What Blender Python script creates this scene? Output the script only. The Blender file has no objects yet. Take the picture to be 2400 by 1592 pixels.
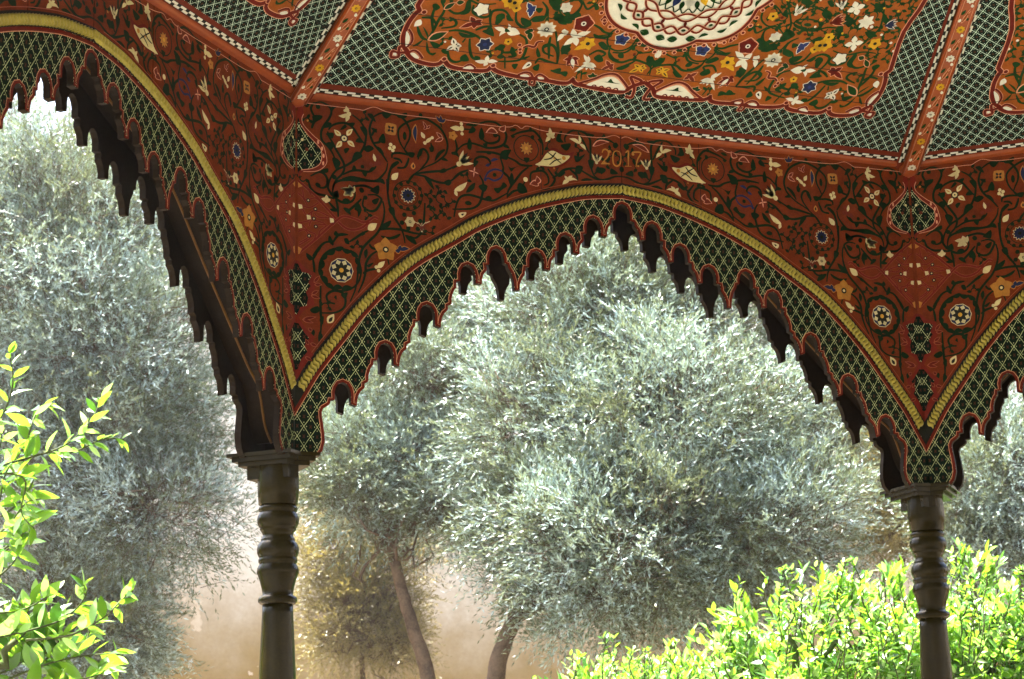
import bpy, math, random
import numpy as np
from mathutils import Matrix, Vector
from mathutils.geometry import tessellate_polygon
random.seed(7); rng = np.random.default_rng(11)
S = bpy.context.scene
COL = S.collection
R = math.radians

# ------------------------------------------------------------------ camera, world, sun, exposure
EYE = 1.5
F_PX, PITCH, ROLL = 4960.5, R(13.0847), R(-1.2085)
FW = np.array([0, math.cos(PITCH), math.sin(PITCH)])
_r = np.array([1., 0, 0]); _u = np.cross(_r, FW)
RT = math.cos(ROLL)*_r + math.sin(ROLL)*_u
UP = -math.sin(ROLL)*_r + math.cos(ROLL)*_u
cam = bpy.data.objects.new('camera', bpy.data.cameras.new('camera'))
COL.objects.link(cam); S.camera = cam
cam.data.sensor_width = 36; cam.data.lens = F_PX/2400*36
cam.data.clip_start = 0.05; cam.data.clip_end = 2000
m = Matrix.Identity(4)
for i in range(3):
    m[i][0] = RT[i]; m[i][1] = UP[i]; m[i][2] = -FW[i]
m[2][3] = EYE
cam.matrix_world = m
cam.data.dof.use_dof = True; cam.data.dof.focus_distance = 5.5; cam.data.dof.aperture_fstop = 11

SUN_EL, SUN_AZ = R(70), R(-58)          # azimuth measured from +y (view) towards +x
sd = Vector((math.sin(SUN_AZ)*math.cos(SUN_EL), math.cos(SUN_AZ)*math.cos(SUN_EL), math.sin(SUN_EL)))
W = bpy.data.worlds.new('World'); S.world = W; W.use_nodes = True
nt = W.node_tree; bg = nt.nodes['Background']
sky = nt.nodes.new('ShaderNodeTexSky'); sky.sky_type = 'NISHITA'; sky.sun_disc = False
sky.sun_elevation = SUN_EL; sky.sun_rotation = SUN_AZ
sky.air_density = 1.0; sky.dust_density = 6.0; sky.ozone_density = 1.0
nt.links.new(sky.outputs[0], bg.inputs[0]); bg.inputs[1].default_value = 0.085
sun = bpy.data.objects.new('sun', bpy.data.lights.new('sun', 'SUN')); COL.objects.link(sun)
sun.data.energy = 5.0; sun.data.angle = R(0.6); sun.data.color = (1, .97, .92)
sun.rotation_euler = sd.to_track_quat('Z', 'Y').to_euler()
S.view_settings.view_transform = 'Standard'; S.view_settings.look = 'None'
S.view_settings.exposure = 3.5; S.view_settings.gamma = 1.0
S.cycles.max_bounces = 10; S.cycles.diffuse_bounces = 5; S.cycles.transmission_bounces = 6
S.cycles.use_denoising = True
S.cycles.sample_clamp_indirect = 6

# ------------------------------------------------------------------ pixel -> place helpers
def ray(x, y): return RT*(x-1200)/F_PX - UP*(y-796)/F_PX + FW
def at(x, y, d):
    """point on the ray through photo pixel (x, y) at ground distance d from the camera"""
    v = ray(x, y); k = d/math.hypot(v[0], v[1]); return np.array([v[0]*k, v[1]*k, EYE+v[2]*k])
def pxm(d): return d/F_PX*1.02          # metres per photo pixel at distance d
CX, CY, ROT, AP = 1.2135, 3.5699, R(112.9187), 2.3
HW = AP*math.tan(math.pi/8)             # half side of the octagon
HT = EYE+1.9113                         # wall / ceiling line
def frame(k):
    a = ROT-k*math.pi/4
    n = np.array([math.cos(a), math.sin(a), 0]); t = np.array([math.sin(a), -math.cos(a), 0])
    return n, t
N0, T0 = frame(0); M0 = np.array([CX, CY, 0])+AP*N0
EYEV = np.array([0, 0, EYE])
def wl(x, y):
    D = ray(x, y); k = ((M0-EYEV) @ N0)/(D @ N0); P = EYEV+D*k-M0
    return np.array([P @ T0, P[2]])
CS = 0.6
_d = -N0+np.array([0, 0, CS]); D0 = _d/np.linalg.norm(_d); CN = np.cross(T0, D0)
MC = M0+np.array([0, 0, HT])
def cl(x, y):
    D = ray(x, y); k = ((MC-EYEV) @ CN)/(D @ CN); P = EYEV+D*k-MC
    return np.array([P @ T0, P @ D0])

# ------------------------------------------------------------------ materials
def new_mat(name):
    m = bpy.data.materials.new(name); m.use_nodes = True
    return m, m.node_tree, m.node_tree.nodes['Principled BSDF']
def N(nt, typ, **kw):
    n = nt.nodes.new(typ)
    for k, v in kw.items(): setattr(n, k, v)
    return n
def math_n(nt, op, a, b=None, c=None):
    n = nt.nodes.new('ShaderNodeMath'); n.operation = op
    for i, v in enumerate((a, b, c)):
        if v is None: continue
        if isinstance(v, (int, float)): n.inputs[i].default_value = v
        else: nt.links.new(v, n.inputs[i])
    return n.outputs[0]
def mixc(nt, f, a, b):
    n = nt.nodes.new('ShaderNodeMix'); n.data_type = 'RGBA'
    for i, v in ((0, f), (6, a), (7, b)):
        if isinstance(v, (int, float)): n.inputs[i].default_value = v
        elif isinstance(v, tuple): n.inputs[i].default_value = (*v, 1)
        else: nt.links.new(v, n.inputs[i])
    return n.outputs[2]
def paint(name, col, rough=.55, var=.22, scale=30, bump=.15, spec=.05, coat=0, dark=None):
    """painted or plain surface with uneven tone and fine relief"""
    m, nt, b = new_mat(name)
    tc = N(nt, 'ShaderNodeTexCoord')
    n1 = N(nt, 'ShaderNodeTexNoise'); n1.inputs['Scale'].default_value = scale; n1.inputs['Detail'].default_value = 6; n1.inputs['Roughness'].default_value = .65
    nt.links.new(tc.outputs['Object'], n1.inputs['Vector'])
    n2 = N(nt, 'ShaderNodeTexNoise'); n2.inputs['Scale'].default_value = scale*12; n2.inputs['Detail'].default_value = 2
    nt.links.new(tc.outputs['Object'], n2.inputs['Vector'])
    f = math_n(nt, 'ADD', math_n(nt, 'MULTIPLY', n1.outputs[0], .7), math_n(nt, 'MULTIPLY', n2.outputs[0], .3))
    f = math_n(nt, 'MULTIPLY_ADD', f, 2.4, -.7)
    f = math_n(nt, 'MINIMUM', math_n(nt, 'MAXIMUM', f, 0), 1)
    lo = dark or tuple(c*(1-var*1.6) for c in col); hi = tuple(min(1, c*(1+var)) for c in col)
    nt.links.new(mixc(nt, f, lo, hi), b.inputs['Base Color'])
    b.inputs['Roughness'].default_value = rough; b.inputs['Specular IOR Level'].default_value = spec
    if coat: b.inputs['Coat Weight'].default_value = coat; b.inputs['Coat Roughness'].default_value = .25
    if bump:
        bp = N(nt, 'ShaderNodeBump'); bp.inputs['Strength'].default_value = bump; bp.inputs['Distance'].default_value = .002
        nt.links.new(n2.outputs[0], bp.inputs['Height']); nt.links.new(bp.outputs[0], b.inputs['Normal'])
    return m
def lattice(name, w, h, base, line, crosslet, lw=.05, k=.2, dr=.07):
    m, nt, b = new_mat(name)
    tc = N(nt, 'ShaderNodeTexCoord'); sx = N(nt, 'ShaderNodeSeparateXYZ')
    wob = N(nt, 'ShaderNodeTexNoise'); wob.inputs['Scale'].default_value = 9; nt.links.new(tc.outputs['Object'], wob.inputs['Vector'])
    nt.links.new(tc.outputs['Object'], sx.inputs[0])
    wo = math_n(nt, 'MULTIPLY_ADD', wob.outputs[0], .006, -.003)
    x = math_n(nt, 'DIVIDE', math_n(nt, 'ADD', sx.outputs[0], wo), w); y = math_n(nt, 'DIVIDE', math_n(nt, 'SUBTRACT', sx.outputs[1], wo), h)
    def fold(v):   # distance to the nearest integer
        return math_n(nt, 'ABSOLUTE', math_n(nt, 'SUBTRACT', v, math_n(nt, 'ROUND', v)))
    fa = fold(math_n(nt, 'ADD', x, y)); fb = fold(math_n(nt, 'SUBTRACT', x, y))
    ln = math_n(nt, 'LESS_THAN', math_n(nt, 'MINIMUM', fa, fb), lw)
    da = math_n(nt, 'SUBTRACT', fa, k); db = math_n(nt, 'SUBTRACT', fb, k)
    dd = math_n(nt, 'ADD', math_n(nt, 'MULTIPLY', da, da), math_n(nt, 'MULTIPLY', db, db))
    dot = math_n(nt, 'LESS_THAN', dd, dr*dr)
    ca = math_n(nt, 'SUBTRACT', .5, fa); cb = math_n(nt, 'SUBTRACT', .5, fb)
    cr = math_n(nt, 'MULTIPLY', math_n(nt, 'LESS_THAN', math_n(nt, 'MINIMUM', ca, cb), .035), math_n(nt, 'LESS_THAN', math_n(nt, 'MAXIMUM', ca, cb), .17))
    nz = N(nt, 'ShaderNodeTexNoise'); nz.inputs['Scale'].default_value = 45; nz.inputs['Detail'].default_value = 5
    nt.links.new(tc.outputs['Object'], nz.inputs['Vector'])
    wear = math_n(nt, 'MINIMUM', math_n(nt, 'MULTIPLY_ADD', nz.outputs[0], 1.2, .3), 1)
    msk = math_n(nt, 'MULTIPLY', math_n(nt, 'MAXIMUM', ln, dot), wear)
    c = mixc(nt, math_n(nt, 'MULTIPLY', cr, .8), base, crosslet)
    c = mixc(nt, msk, c, line)
    nt.links.new(c, b.inputs['Base Color']); b.inputs['Roughness'].default_value = .65; b.inputs['Specular IOR Level'].default_value = .03
    return m
def leaf_mat(name, c1, c2, tr, rough=.4, tw=.45, spec=.4, ramp=None):
    m, nt, b = new_mat(name)
    at_ = N(nt, 'ShaderNodeAttribute', attribute_name='tone')
    oi = N(nt, 'ShaderNodeObjectInfo')
    f = math_n(nt, 'MAXIMUM', at_.outputs['Fac'], math_n(nt, 'MULTIPLY', oi.outputs['Random'], .4))
    if ramp:
        r_ = N(nt, 'ShaderNodeValToRGB'); nt.links.new(f, r_.inputs[0]); el = r_.color_ramp.elements
        while len(el) < len(ramp): el.new(.5)
        for e_, (q, c) in zip(el, ramp): e_.position = q; e_.color = (*c, 1)
        nt.links.new(r_.outputs[0], b.inputs['Base Color'])
    else: nt.links.new(mixc(nt, f, c1, c2), b.inputs['Base Color'])
    b.inputs['Roughness'].default_value = rough; b.inputs['Specular IOR Level'].default_value = spec
    t = N(nt, 'ShaderNodeBsdfTranslucent'); t.inputs[0].default_value = (*tr, 1)
    mx = N(nt, 'ShaderNodeMixShader'); mx.inputs[0].default_value = tw
    nt.links.new(b.outputs[0], mx.inputs[1]); nt.links.new(t.outputs[0], mx.inputs[2])
    nt.links.new(mx.outputs[0], nt.nodes['Material Output'].inputs[0])
    return m
MT = {}
MT['orange'] = paint('spandrel_orange', (.135, .0235, .0035), .55, .34, 22)
MT['ceil_orange'] = paint('ceiling_orange', (.25, .068, .007), .5, .28, 22)
MT['moulding'] = paint('moulding_orange', (.24, .05, .006), .3, .18, 20, spec=.25)
MT['redbrown'] = paint('band_redbrown', (.12, .02, .008), .5)
MT['red'] = paint('border_red', (.10, .009, .004), .55)
MT['pink'] = paint('outline_pink', (.56, .27, .15), .55)
MT['dpink'] = paint('strap_outline', (.27, .08, .032), .55)
MT['dred'] = paint('strap_red', (.135, .013, .006), .55)
MT['dcream'] = paint('rosette_cream', (.50, .48, .26), .55)
MT['green'] = paint('scroll_green', (.0025, .016, .004), .5, .3)
MT['cgreen'] = paint('ceiling_scroll_green', (.006, .038, .006), .5, .3)
MT['black'] = paint('strip_black', (.012, .014, .010), .5)
MT['cream'] = paint('flower_cream', (.54, .49, .23), .55)
MT['white'] = paint('flower_white', (.58, .60, .49), .55, .14)
MT['gold'] = paint('flower_gold', (.52, .30, .03), .5)
MT['dgold'] = paint('dull_gold', (.36, .17, .025), .5)
MT['yellow'] = paint('flower_yellow', (.50, .30, .012), .5)
MT['blue'] = paint('flower_blue', (.018, .034, .13), .5)
MT['navy'] = paint('flower_navy', (.012, .02, .06), .5)
MT['rope'] = paint('rope_gilt', (.36, .32, .06), .38, .25, 60, spec=.2)
MT['wood'] = paint('dark_wood', (.008, .0045, .0013), .6, .4, 14, .3, spec=.05)
MT['colwood'] = paint('turned_wood', (.016, .0125, .002), .24, .4, 12, .10, spec=.10, coat=0)
MT['bead'] = paint('soffit_bead_wood', (.10, .05, .012), .4)
MT['lat'] = lattice('lattice_board_paint', .035, .052, (.0006, .007, .004), (.52, .62, .30), (.07, .02, .01), lw=.0205, k=.2, dr=.040)
MT['clat'] = lattice('lattice_ceiling_paint', .0325, .033, (.0006, .008, .005), (.62, .84, .64), (.09, .028, .01), lw=.030, k=.23, dr=.042)

# ------------------------------------------------------------------ mesh helpers
def tag(o, label=None, cat=None, group=None, kind=None):
    for k, v in (('label', label), ('category', cat), ('group', group), ('kind', kind)):
        if v: o[k] = v
    return o
def empty(name, parent=None, mw=None):
    o = bpy.data.objects.new(name, None); COL.objects.link(o); o.empty_display_size = .1
    if parent: o.parent = parent
    if mw is not None: o.matrix_local = mw
    return o
def obj(name, me, parent=None, mats=None):
    if mats:
        for mm in mats: me.materials.append(mm)
    o = bpy.data.objects.new(name, me); COL.objects.link(o)
    if parent: o.parent = parent
    return o
class MB:
    def __init__(s): s.v = []; s.f = []; s.m = []; s.mats = []; s.smooth = []
    def mi(s, mat):
        if mat not in s.mats: s.mats.append(mat)
        return s.mats.index(mat)
    def add(s, vs, fs, mat, smooth=False):
        o = len(s.v); i = s.mi(mat); s.v.extend([tuple(map(float, p)) for p in vs])
        for f in fs: s.f.append([o+j for j in f]); s.m.append(i); s.smooth.append(smooth)
    def mesh(s, name):
        me = bpy.data.meshes.new(name); me.from_pydata(s.v, [], s.f)
        me.polygons.foreach_set('material_index', s.m); me.polygons.foreach_set('use_smooth', s.smooth)
        for mm in s.mats: me.materials.append(mm)
        me.update(); return me
    def build(s, name, parent=None): return obj(name, s.mesh(name), parent)
    def box(s, c, h, mat, rot=None):
        vs = [Vector((sx*h[0], sy*h[1], sz*h[2])) for sx in (-1, 1) for sy in (-1, 1) for sz in (-1, 1)]
        if rot is not None: vs = [rot @ v for v in vs]
        s.add([v+Vector(c) for v in vs], [(0, 1, 3, 2), (4, 6, 7, 5), (0, 4, 5, 1), (2, 3, 7, 6), (0, 2, 6, 4), (1, 5, 7, 3)], mat)
    def lathe(s, prof, mat, seg=28, c=(0, 0)):
        vs = []; fs = []
        for z, r in prof:
            for i in range(seg):
                a = 2*math.pi*i/seg; vs.append((c[0]+r*math.cos(a), c[1]+r*math.sin(a), z))
        for j in range(len(prof)-1):
            for i in range(seg):
                k = (i+1) % seg; fs.append((j*seg+k, j*seg+i, (j+1)*seg+i, (j+1)*seg+k))
        fs.append(list(range(seg))); fs.append([(len(prof)-1)*seg+i for i in range(seg)][::-1])
        s.add(vs, fs, mat, True)
    def tube(s, pts, rad, mat, seg=7):
        pts = [Vector(p) for p in pts]; vs = []; fs = []
        for i, p in enumerate(pts):
            t = (pts[min(i+1, len(pts)-1)]-pts[max(i-1, 0)]).normalized()
            a = t.orthogonal().normalized() if i == 0 else (a-t*a.dot(t)).normalized()
            b = t.cross(a); r = rad[i] if hasattr(rad, '__len__') else rad
            for j in range(seg):
                q = 2*math.pi*j/seg; vs.append(p+a*(r*math.cos(q))+b*(r*math.sin(q)))
        for i in range(len(pts)-1):
            for j in range(seg):
                k = (j+1) % seg; fs.append((i*seg+j, i*seg+k, (i+1)*seg+k, (i+1)*seg+j))
        fs.append([j for j in range(seg)][::-1]); fs.append([(len(pts)-1)*seg+j for j in range(seg)])
        s.add(vs, fs, mat, True)
    def plate(s, poly, z0, z1, mat, side=None, back=None):
        """flat board: front face at z0, back face at z1 < z0, outline poly"""
        n = len(poly); A = sum(poly[i][0]*poly[(i+1) % n][1]-poly[(i+1) % n][0]*poly[i][1] for i in range(n))
        if A < 0: poly = poly[::-1]
        tri = tessellate_polygon([[Vector((p[0], p[1], 0)) for p in poly]])
        def up(t):
            a, b, c = (poly[i] for i in t)
            return t if (b[0]-a[0])*(c[1]-a[1])-(c[0]-a[0])*(b[1]-a[1]) > 0 else t[::-1]
        tri = [up(t) for t in tri]
        s.add([(p[0], p[1], z0) for p in poly], tri, mat)
        if z1 is not None:
            s.add([(p[0], p[1], z1) for p in poly], [t[::-1] for t in tri], back or side or mat)
            s.add([(p[0], p[1], z) for z in (z0, z1) for p in poly], [(i, i+n, (i+1) % n+n, (i+1) % n) for i in range(n)], side or mat)
def cr(pts, n=6, closed=False):
    """Catmull-Rom through 2D (or nD) points"""
    P = [np.asarray(p, float) for p in pts]
    if len(P) < 3 and not closed: return [P[0]+(P[-1]-P[0])*i/n for i in range(n+1)]
    out = []; L = len(P); rngi = range(L) if closed else range(L-1)
    for i in rngi:
        if closed: a, b, c, d = P[i-1], P[i], P[(i+1) % L], P[(i+2) % L]
        else: a, b, c, d = P[max(i-1, 0)], P[i], P[i+1], P[min(i+2, L-1)]
        for j in range(n):
            t = j/n
            out.append(.5*((2*b)+(-a+c)*t+(2*a-5*b+4*c-d)*t*t+(-a+3*b-3*c+d)*t**3))
    if not closed: out.append(P[-1])
    return out

class Paint2D:
    """flat painted figures in a board's plane, kept per colour; mirrored about u = 0"""
    def __init__(s, tf): s.tf = tf; s.items = []
    def poly(s, pts, mat, z): s.items.append(([tuple(p) for p in pts], mat, z))
    def ribbon(s, pts, w, mat, z, taper=True, n=5, raw=False):
        P = cr(pts, n) if len(pts) > 2 else [np.asarray(p) for p in pts]
        L = []; Rr = []
        for i, p in enumerate(P):
            t = P[min(i+1, len(P)-1)]-P[max(i-1, 0)]; t = t/(np.linalg.norm(t)+1e-9); nn = np.array([-t[1], t[0]])
            q = i/max(1, len(P)-1); ww = w*(.45+.55*math.sin(math.pi*min(1, max(0, q*.9+.08)))) if taper else w
            L.append(p+nn*ww/2); Rr.append(p-nn*ww/2)
        s.items.append(('strip', L, Rr, mat, z))
    def leaf(s, a, b, w, mat, z, bend=0.0):
        a = np.asarray(a); b = np.asarray(b); t = b-a; l = np.linalg.norm(t); t = t/l; nn = np.array([-t[1], t[0]])
        up = []; dn = []
        for q in (0, .12, .3, .5, .7, .87, 1):
            c = a+t*l*q+nn*bend*l*math.sin(math.pi*q); ww = w/2*math.sin(math.pi*q**.8)
            up.append(c+nn*ww); dn.append(c-nn*ww)
        s.poly(up+dn[-2:0:-1], mat, z)
    def disc(s, c, r, mat, z, n=10, ry=None): s.poly([(c[0]+r*math.cos(2*math.pi*i/n), c[1]+(ry or r)*math.sin(2*math.pi*i/n)) for i in range(n)], mat, z)
    def mesh(s, name, mirror=True, warp=None):
        mb = MB()
        for mir in ((1, -1) if mirror else (1,)):
            for it in s.items:
                if it[0] == 'strip':
                    _, L, Rr, mat, z = it; n = len(L); P = list(L)+list(Rr)
                    fs = [(i, n+i, n+i+1, i+1) if mir > 0 else (i, i+1, n+i+1, n+i) for i in range(n-1)]
                else:
                    P, mat, z = it; tri = tessellate_polygon([[Vector((p[0], p[1], 0)) for p in P]])
                    fs = [(t if (P[t[1]][0]-P[t[0]][0])*(P[t[2]][1]-P[t[0]][1])-(P[t[2]][0]-P[t[0]][0])*(P[t[1]][1]-P[t[0]][1]) > 0 else t[::-1]) for t in tri]
                    if mir < 0: fs = [f[::-1] for f in fs]
                V = [(p[0]*mir, p[1]) for p in P]
                if warp: V = [warp(*p) for p in V]
                mb.add([(p[0], p[1], z) for p in V], fs, MT[mat])
        return mb.mesh(name)


# ------------------------------------------------------------------ the setting
def struct(name, me, mats): o = obj(name, me, None, mats); o['kind'] = 'structure'; return o
def ground_mat():
    m, nt, b = new_mat('garden_earth'); tc = N(nt, 'ShaderNodeTexCoord')
    n1 = N(nt, 'ShaderNodeTexNoise'); n1.inputs['Scale'].default_value = .6; n1.inputs['Detail'].default_value = 8
    n2 = N(nt, 'ShaderNodeTexNoise'); n2.inputs['Scale'].default_value = 40; n2.inputs['Detail'].default_value = 4
    for n in (n1, n2): nt.links.new(tc.outputs['Object'], n.inputs['Vector'])
    c = mixc(nt, n1.outputs[0], (.09, .07, .04), (.15, .12, .08)); c = mixc(nt, math_n(nt, 'MULTIPLY', n2.outputs[0], .5), c, (.20, .13, .07))
    nt.links.new(c, b.inputs['Base Color']); b.inputs['Roughness'].default_value = .9
    bp = N(nt, 'ShaderNodeBump'); bp.inputs['Strength'].default_value = .6; bp.inputs['Distance'].default_value = .02
    nt.links.new(n2.outputs[0], bp.inputs['Height']); nt.links.new(bp.outputs[0], b.inputs['Normal']); return m
gm = bpy.data.meshes.new('ground'); gm.from_pydata([(-400, -400, 0), (400, -400, 0), (400, 400, 0), (-400, 400, 0)], [], [(0, 1, 2, 3)])
struct('ground', gm, [ground_mat()])
pv = bpy.data.meshes.new('path')
pv.from_pydata([(-9, -7, .006), (10, -7, .006), (10, 7.4, .006), (-9, 7.4, .006)], [], [(0, 1, 2, 3)])
struct('path', pv, [paint('pale_paving', (.155, .14, .115), .7, .2, 3)])
def wall_mat():
    m, nt, b = new_mat('ochre_render'); tc = N(nt, 'ShaderNodeTexCoord')
    sx = N(nt, 'ShaderNodeSeparateXYZ'); nt.links.new(tc.outputs['Object'], sx.inputs[0])
    def nz(s, d=6, r=.6):
        n = N(nt, 'ShaderNodeTexNoise'); n.inputs['Scale'].default_value = s; n.inputs['Detail'].default_value = d; n.inputs['Roughness'].default_value = r
        nt.links.new(tc.outputs['Object'], n.inputs['Vector']); return n.outputs[0]
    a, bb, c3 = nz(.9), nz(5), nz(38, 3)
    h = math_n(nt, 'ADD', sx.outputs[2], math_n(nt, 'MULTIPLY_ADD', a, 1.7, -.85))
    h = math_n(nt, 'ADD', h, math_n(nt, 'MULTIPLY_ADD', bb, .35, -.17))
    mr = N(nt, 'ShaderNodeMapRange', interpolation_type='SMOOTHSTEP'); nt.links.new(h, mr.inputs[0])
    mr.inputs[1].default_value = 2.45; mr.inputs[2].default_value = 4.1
    c = mixc(nt, mr.outputs[0], (.20, .136, .034), (.68, .665, .60))  # ochre low, pale plaster high, with the flare's fade put into the colour
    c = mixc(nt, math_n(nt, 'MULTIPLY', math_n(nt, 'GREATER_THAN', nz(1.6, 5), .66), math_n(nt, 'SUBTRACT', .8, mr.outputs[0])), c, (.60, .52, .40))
    c = mixc(nt, math_n(nt, 'MULTIPLY', c3, .45), c, (.13, .08, .03))
    nt.links.new(c, b.inputs['Base Color']); b.inputs['Roughness'].default_value = .92
    bp = N(nt, 'ShaderNodeBump'); bp.inputs['Strength'].default_value = .5; bp.inputs['Distance'].default_value = .02
    nt.links.new(bb, bp.inputs['Height']); nt.links.new(bp.outputs[0], b.inputs['Normal']); return m
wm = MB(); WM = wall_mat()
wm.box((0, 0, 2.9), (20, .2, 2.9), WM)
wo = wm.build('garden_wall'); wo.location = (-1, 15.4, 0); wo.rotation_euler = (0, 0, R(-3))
tag(wo, 'tall ochre rendered garden wall with upper part coloured pale for glare behind the olive trees', 'wall')
for c_, h_ in (((-14.2, -13, 3), (.2, 13.2, 3)), ((15.8, -13, 3), (.2, 13.2, 3)), ((.8, -26, 3), (15.2, .2, 3))):  # unseen enclosing walls, added to cut sky light and darken the interior
    sw = MB(); sw.box(c_, h_, WM); sw.build('unseen_side_wall', wo)
cp = MB(); cp.box((0, 0, 5.85), (20.02, .26, .05), paint('coping', (.45, .40, .33), .9, .2, 4)); cp.build('coping', wo)

# ------------------------------------------------------------------ the pavilion
PAV = empty('garden_pavilion', None, Matrix.Translation((CX, CY, 0)))
tag(PAV, 'octagonal timber garden pavilion with painted arches, painted ceiling and turned columns', 'pavilion')
def loc(mw): return Matrix.Translation((-CX, -CY, 0)) @ mw
def basis(x, y, z, o):
    m = Matrix.Identity(4)
    for i in range(3): m[i][0] = x[i]; m[i][1] = y[i]; m[i][2] = z[i]; m[i][3] = o[i]
    return m
def wall_mw(k):
    n, t = frame(k); return basis(t, (0, 0, 1), -n, np.array([CX, CY, 0])+AP*n)

# --- arch outlines, read from the left half of the middle arch
rope_px = [(694, 902.6), (720.8, 858), (747.6, 822), (787.8, 771), (834, 707.5+7), (901.5, 646.6), (969, 592), (1057, 541.7), (1102.8, 514.8), (1153, 492.4), (1208.9, 472), (1264.7, 456), (1320.6, 444), (1376.4, 435.7), (1455.5, 434)]
rope_out = [wl(*p) for p in rope_px]
rope_out[0] = np.array([-HW, rope_out[0][1]-.004]); rope_out[-1] = np.array([0, rope_out[-1][1]])
ROUT = cr(rope_out, 10)
def offset(curve, d):
    out = []
    for i, p in enumerate(curve):
        t = curve[min(i+1, len(curve)-1)]-curve[max(i-1, 0)]; t = t/np.linalg.norm(t)
        out.append(p+np.array([t[1], -t[0]])*d)
    return out
RW_ = .027
def inner(d):
    c = offset(ROUT, d)
    c = [p for p in c if -HW <= p[0] <= 0]
    # continue to the corner line and to the apex line
    a, b = c[0], c[3]; s = (b-a)/(b[0]-a[0]); c = [a+s*(-HW-a[0])]+c
    a, b = c[-4], c[-1]; s = (b-a)/(b[0]-a[0]); c = c+[b+s*(0-b[0])]
    return c
RIN = inner(RW_); RED0 = inner(RW_+.0015); RED1 = inner(RW_+.0105)
ROUTX = inner(-.006)
Tp = [(-.823, 1.144), (-.705, 1.257), (-.587, 1.371), (-.469, 1.490), (-.384, 1.543), (-.266, 1.546), (-.177, 1.600), (-.091, 1.657), (0, 1.706)]
Tp = [np.array((u, v+EYE)) for u, v in Tp]
cut = []                                            # fretted lower edge, corner -> apex
for a, b in [(-.13, -.2125), (-.113, -.2125), (-.086, -.208), (-.0675, -.199), (-.055, -.1825), (-.049, -.159), (-.05, -.139), (-.053, -.114), (-.056, -.097), (-.057, -.081), (-.053, -.072), (-.040, -.064), (-.034, -.058)]:
    cut.append(Tp[0]+(a, b))
cut[0][0] = -HW
OPN = [(-.034, -.050), (-.022, -.048), (-.022, -.028), (-.019, -.016), (-.012, -.005), (0, 0), (.012, -.005), (.019, -.016), (.022, -.030)]
UA = [(.022, -.056), (.038, -.062), (.039, -.048), (.042, -.034), (.048, -.022), (.059, -.012), (.059, .000), (.070, .006), (.070, .020), (.0735, .034), (.079, .046), (.084, .052)]
UB = [(.022, -.050), (.040, -.052), (.041, -.038), (.045, -.024), (.055, -.012), (.055, -.004)]
UBIG = [(.022, -.040), (.031, -.043), (.033, -.052), (.043, -.068), (.049, -.088), (.051, -.113), (.066, -.113), (.067, -.096), (.073, -.080), (.083, -.065), (.083, -.058)]
for i, T in enumerate(Tp[:-1]):
    cut += [T+np.array(p) for p in OPN]
    cut += [T+np.array(p) for p in (UA if i < 3 else UBIG if i == 4 else UB)]
cut += [Tp[-1]+np.array(p) for p in OPN[:6]]
def cut_offset(d):
    out = []
    for i, p in enumerate(cut):
        a = cut[max(i-1, 0)]; b = cut[min(i+1, len(cut)-1)]
        t = b-a; t = t/np.linalg.norm(t); out.append(p+np.array([-t[1], t[0]])*d)
    out[0][0] = -HW; out[-1][0] = 0
    return out
FRET = .020; DEP = .13
mirr = lambda P: [(-p[0], p[1]) for p in P]

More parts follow.
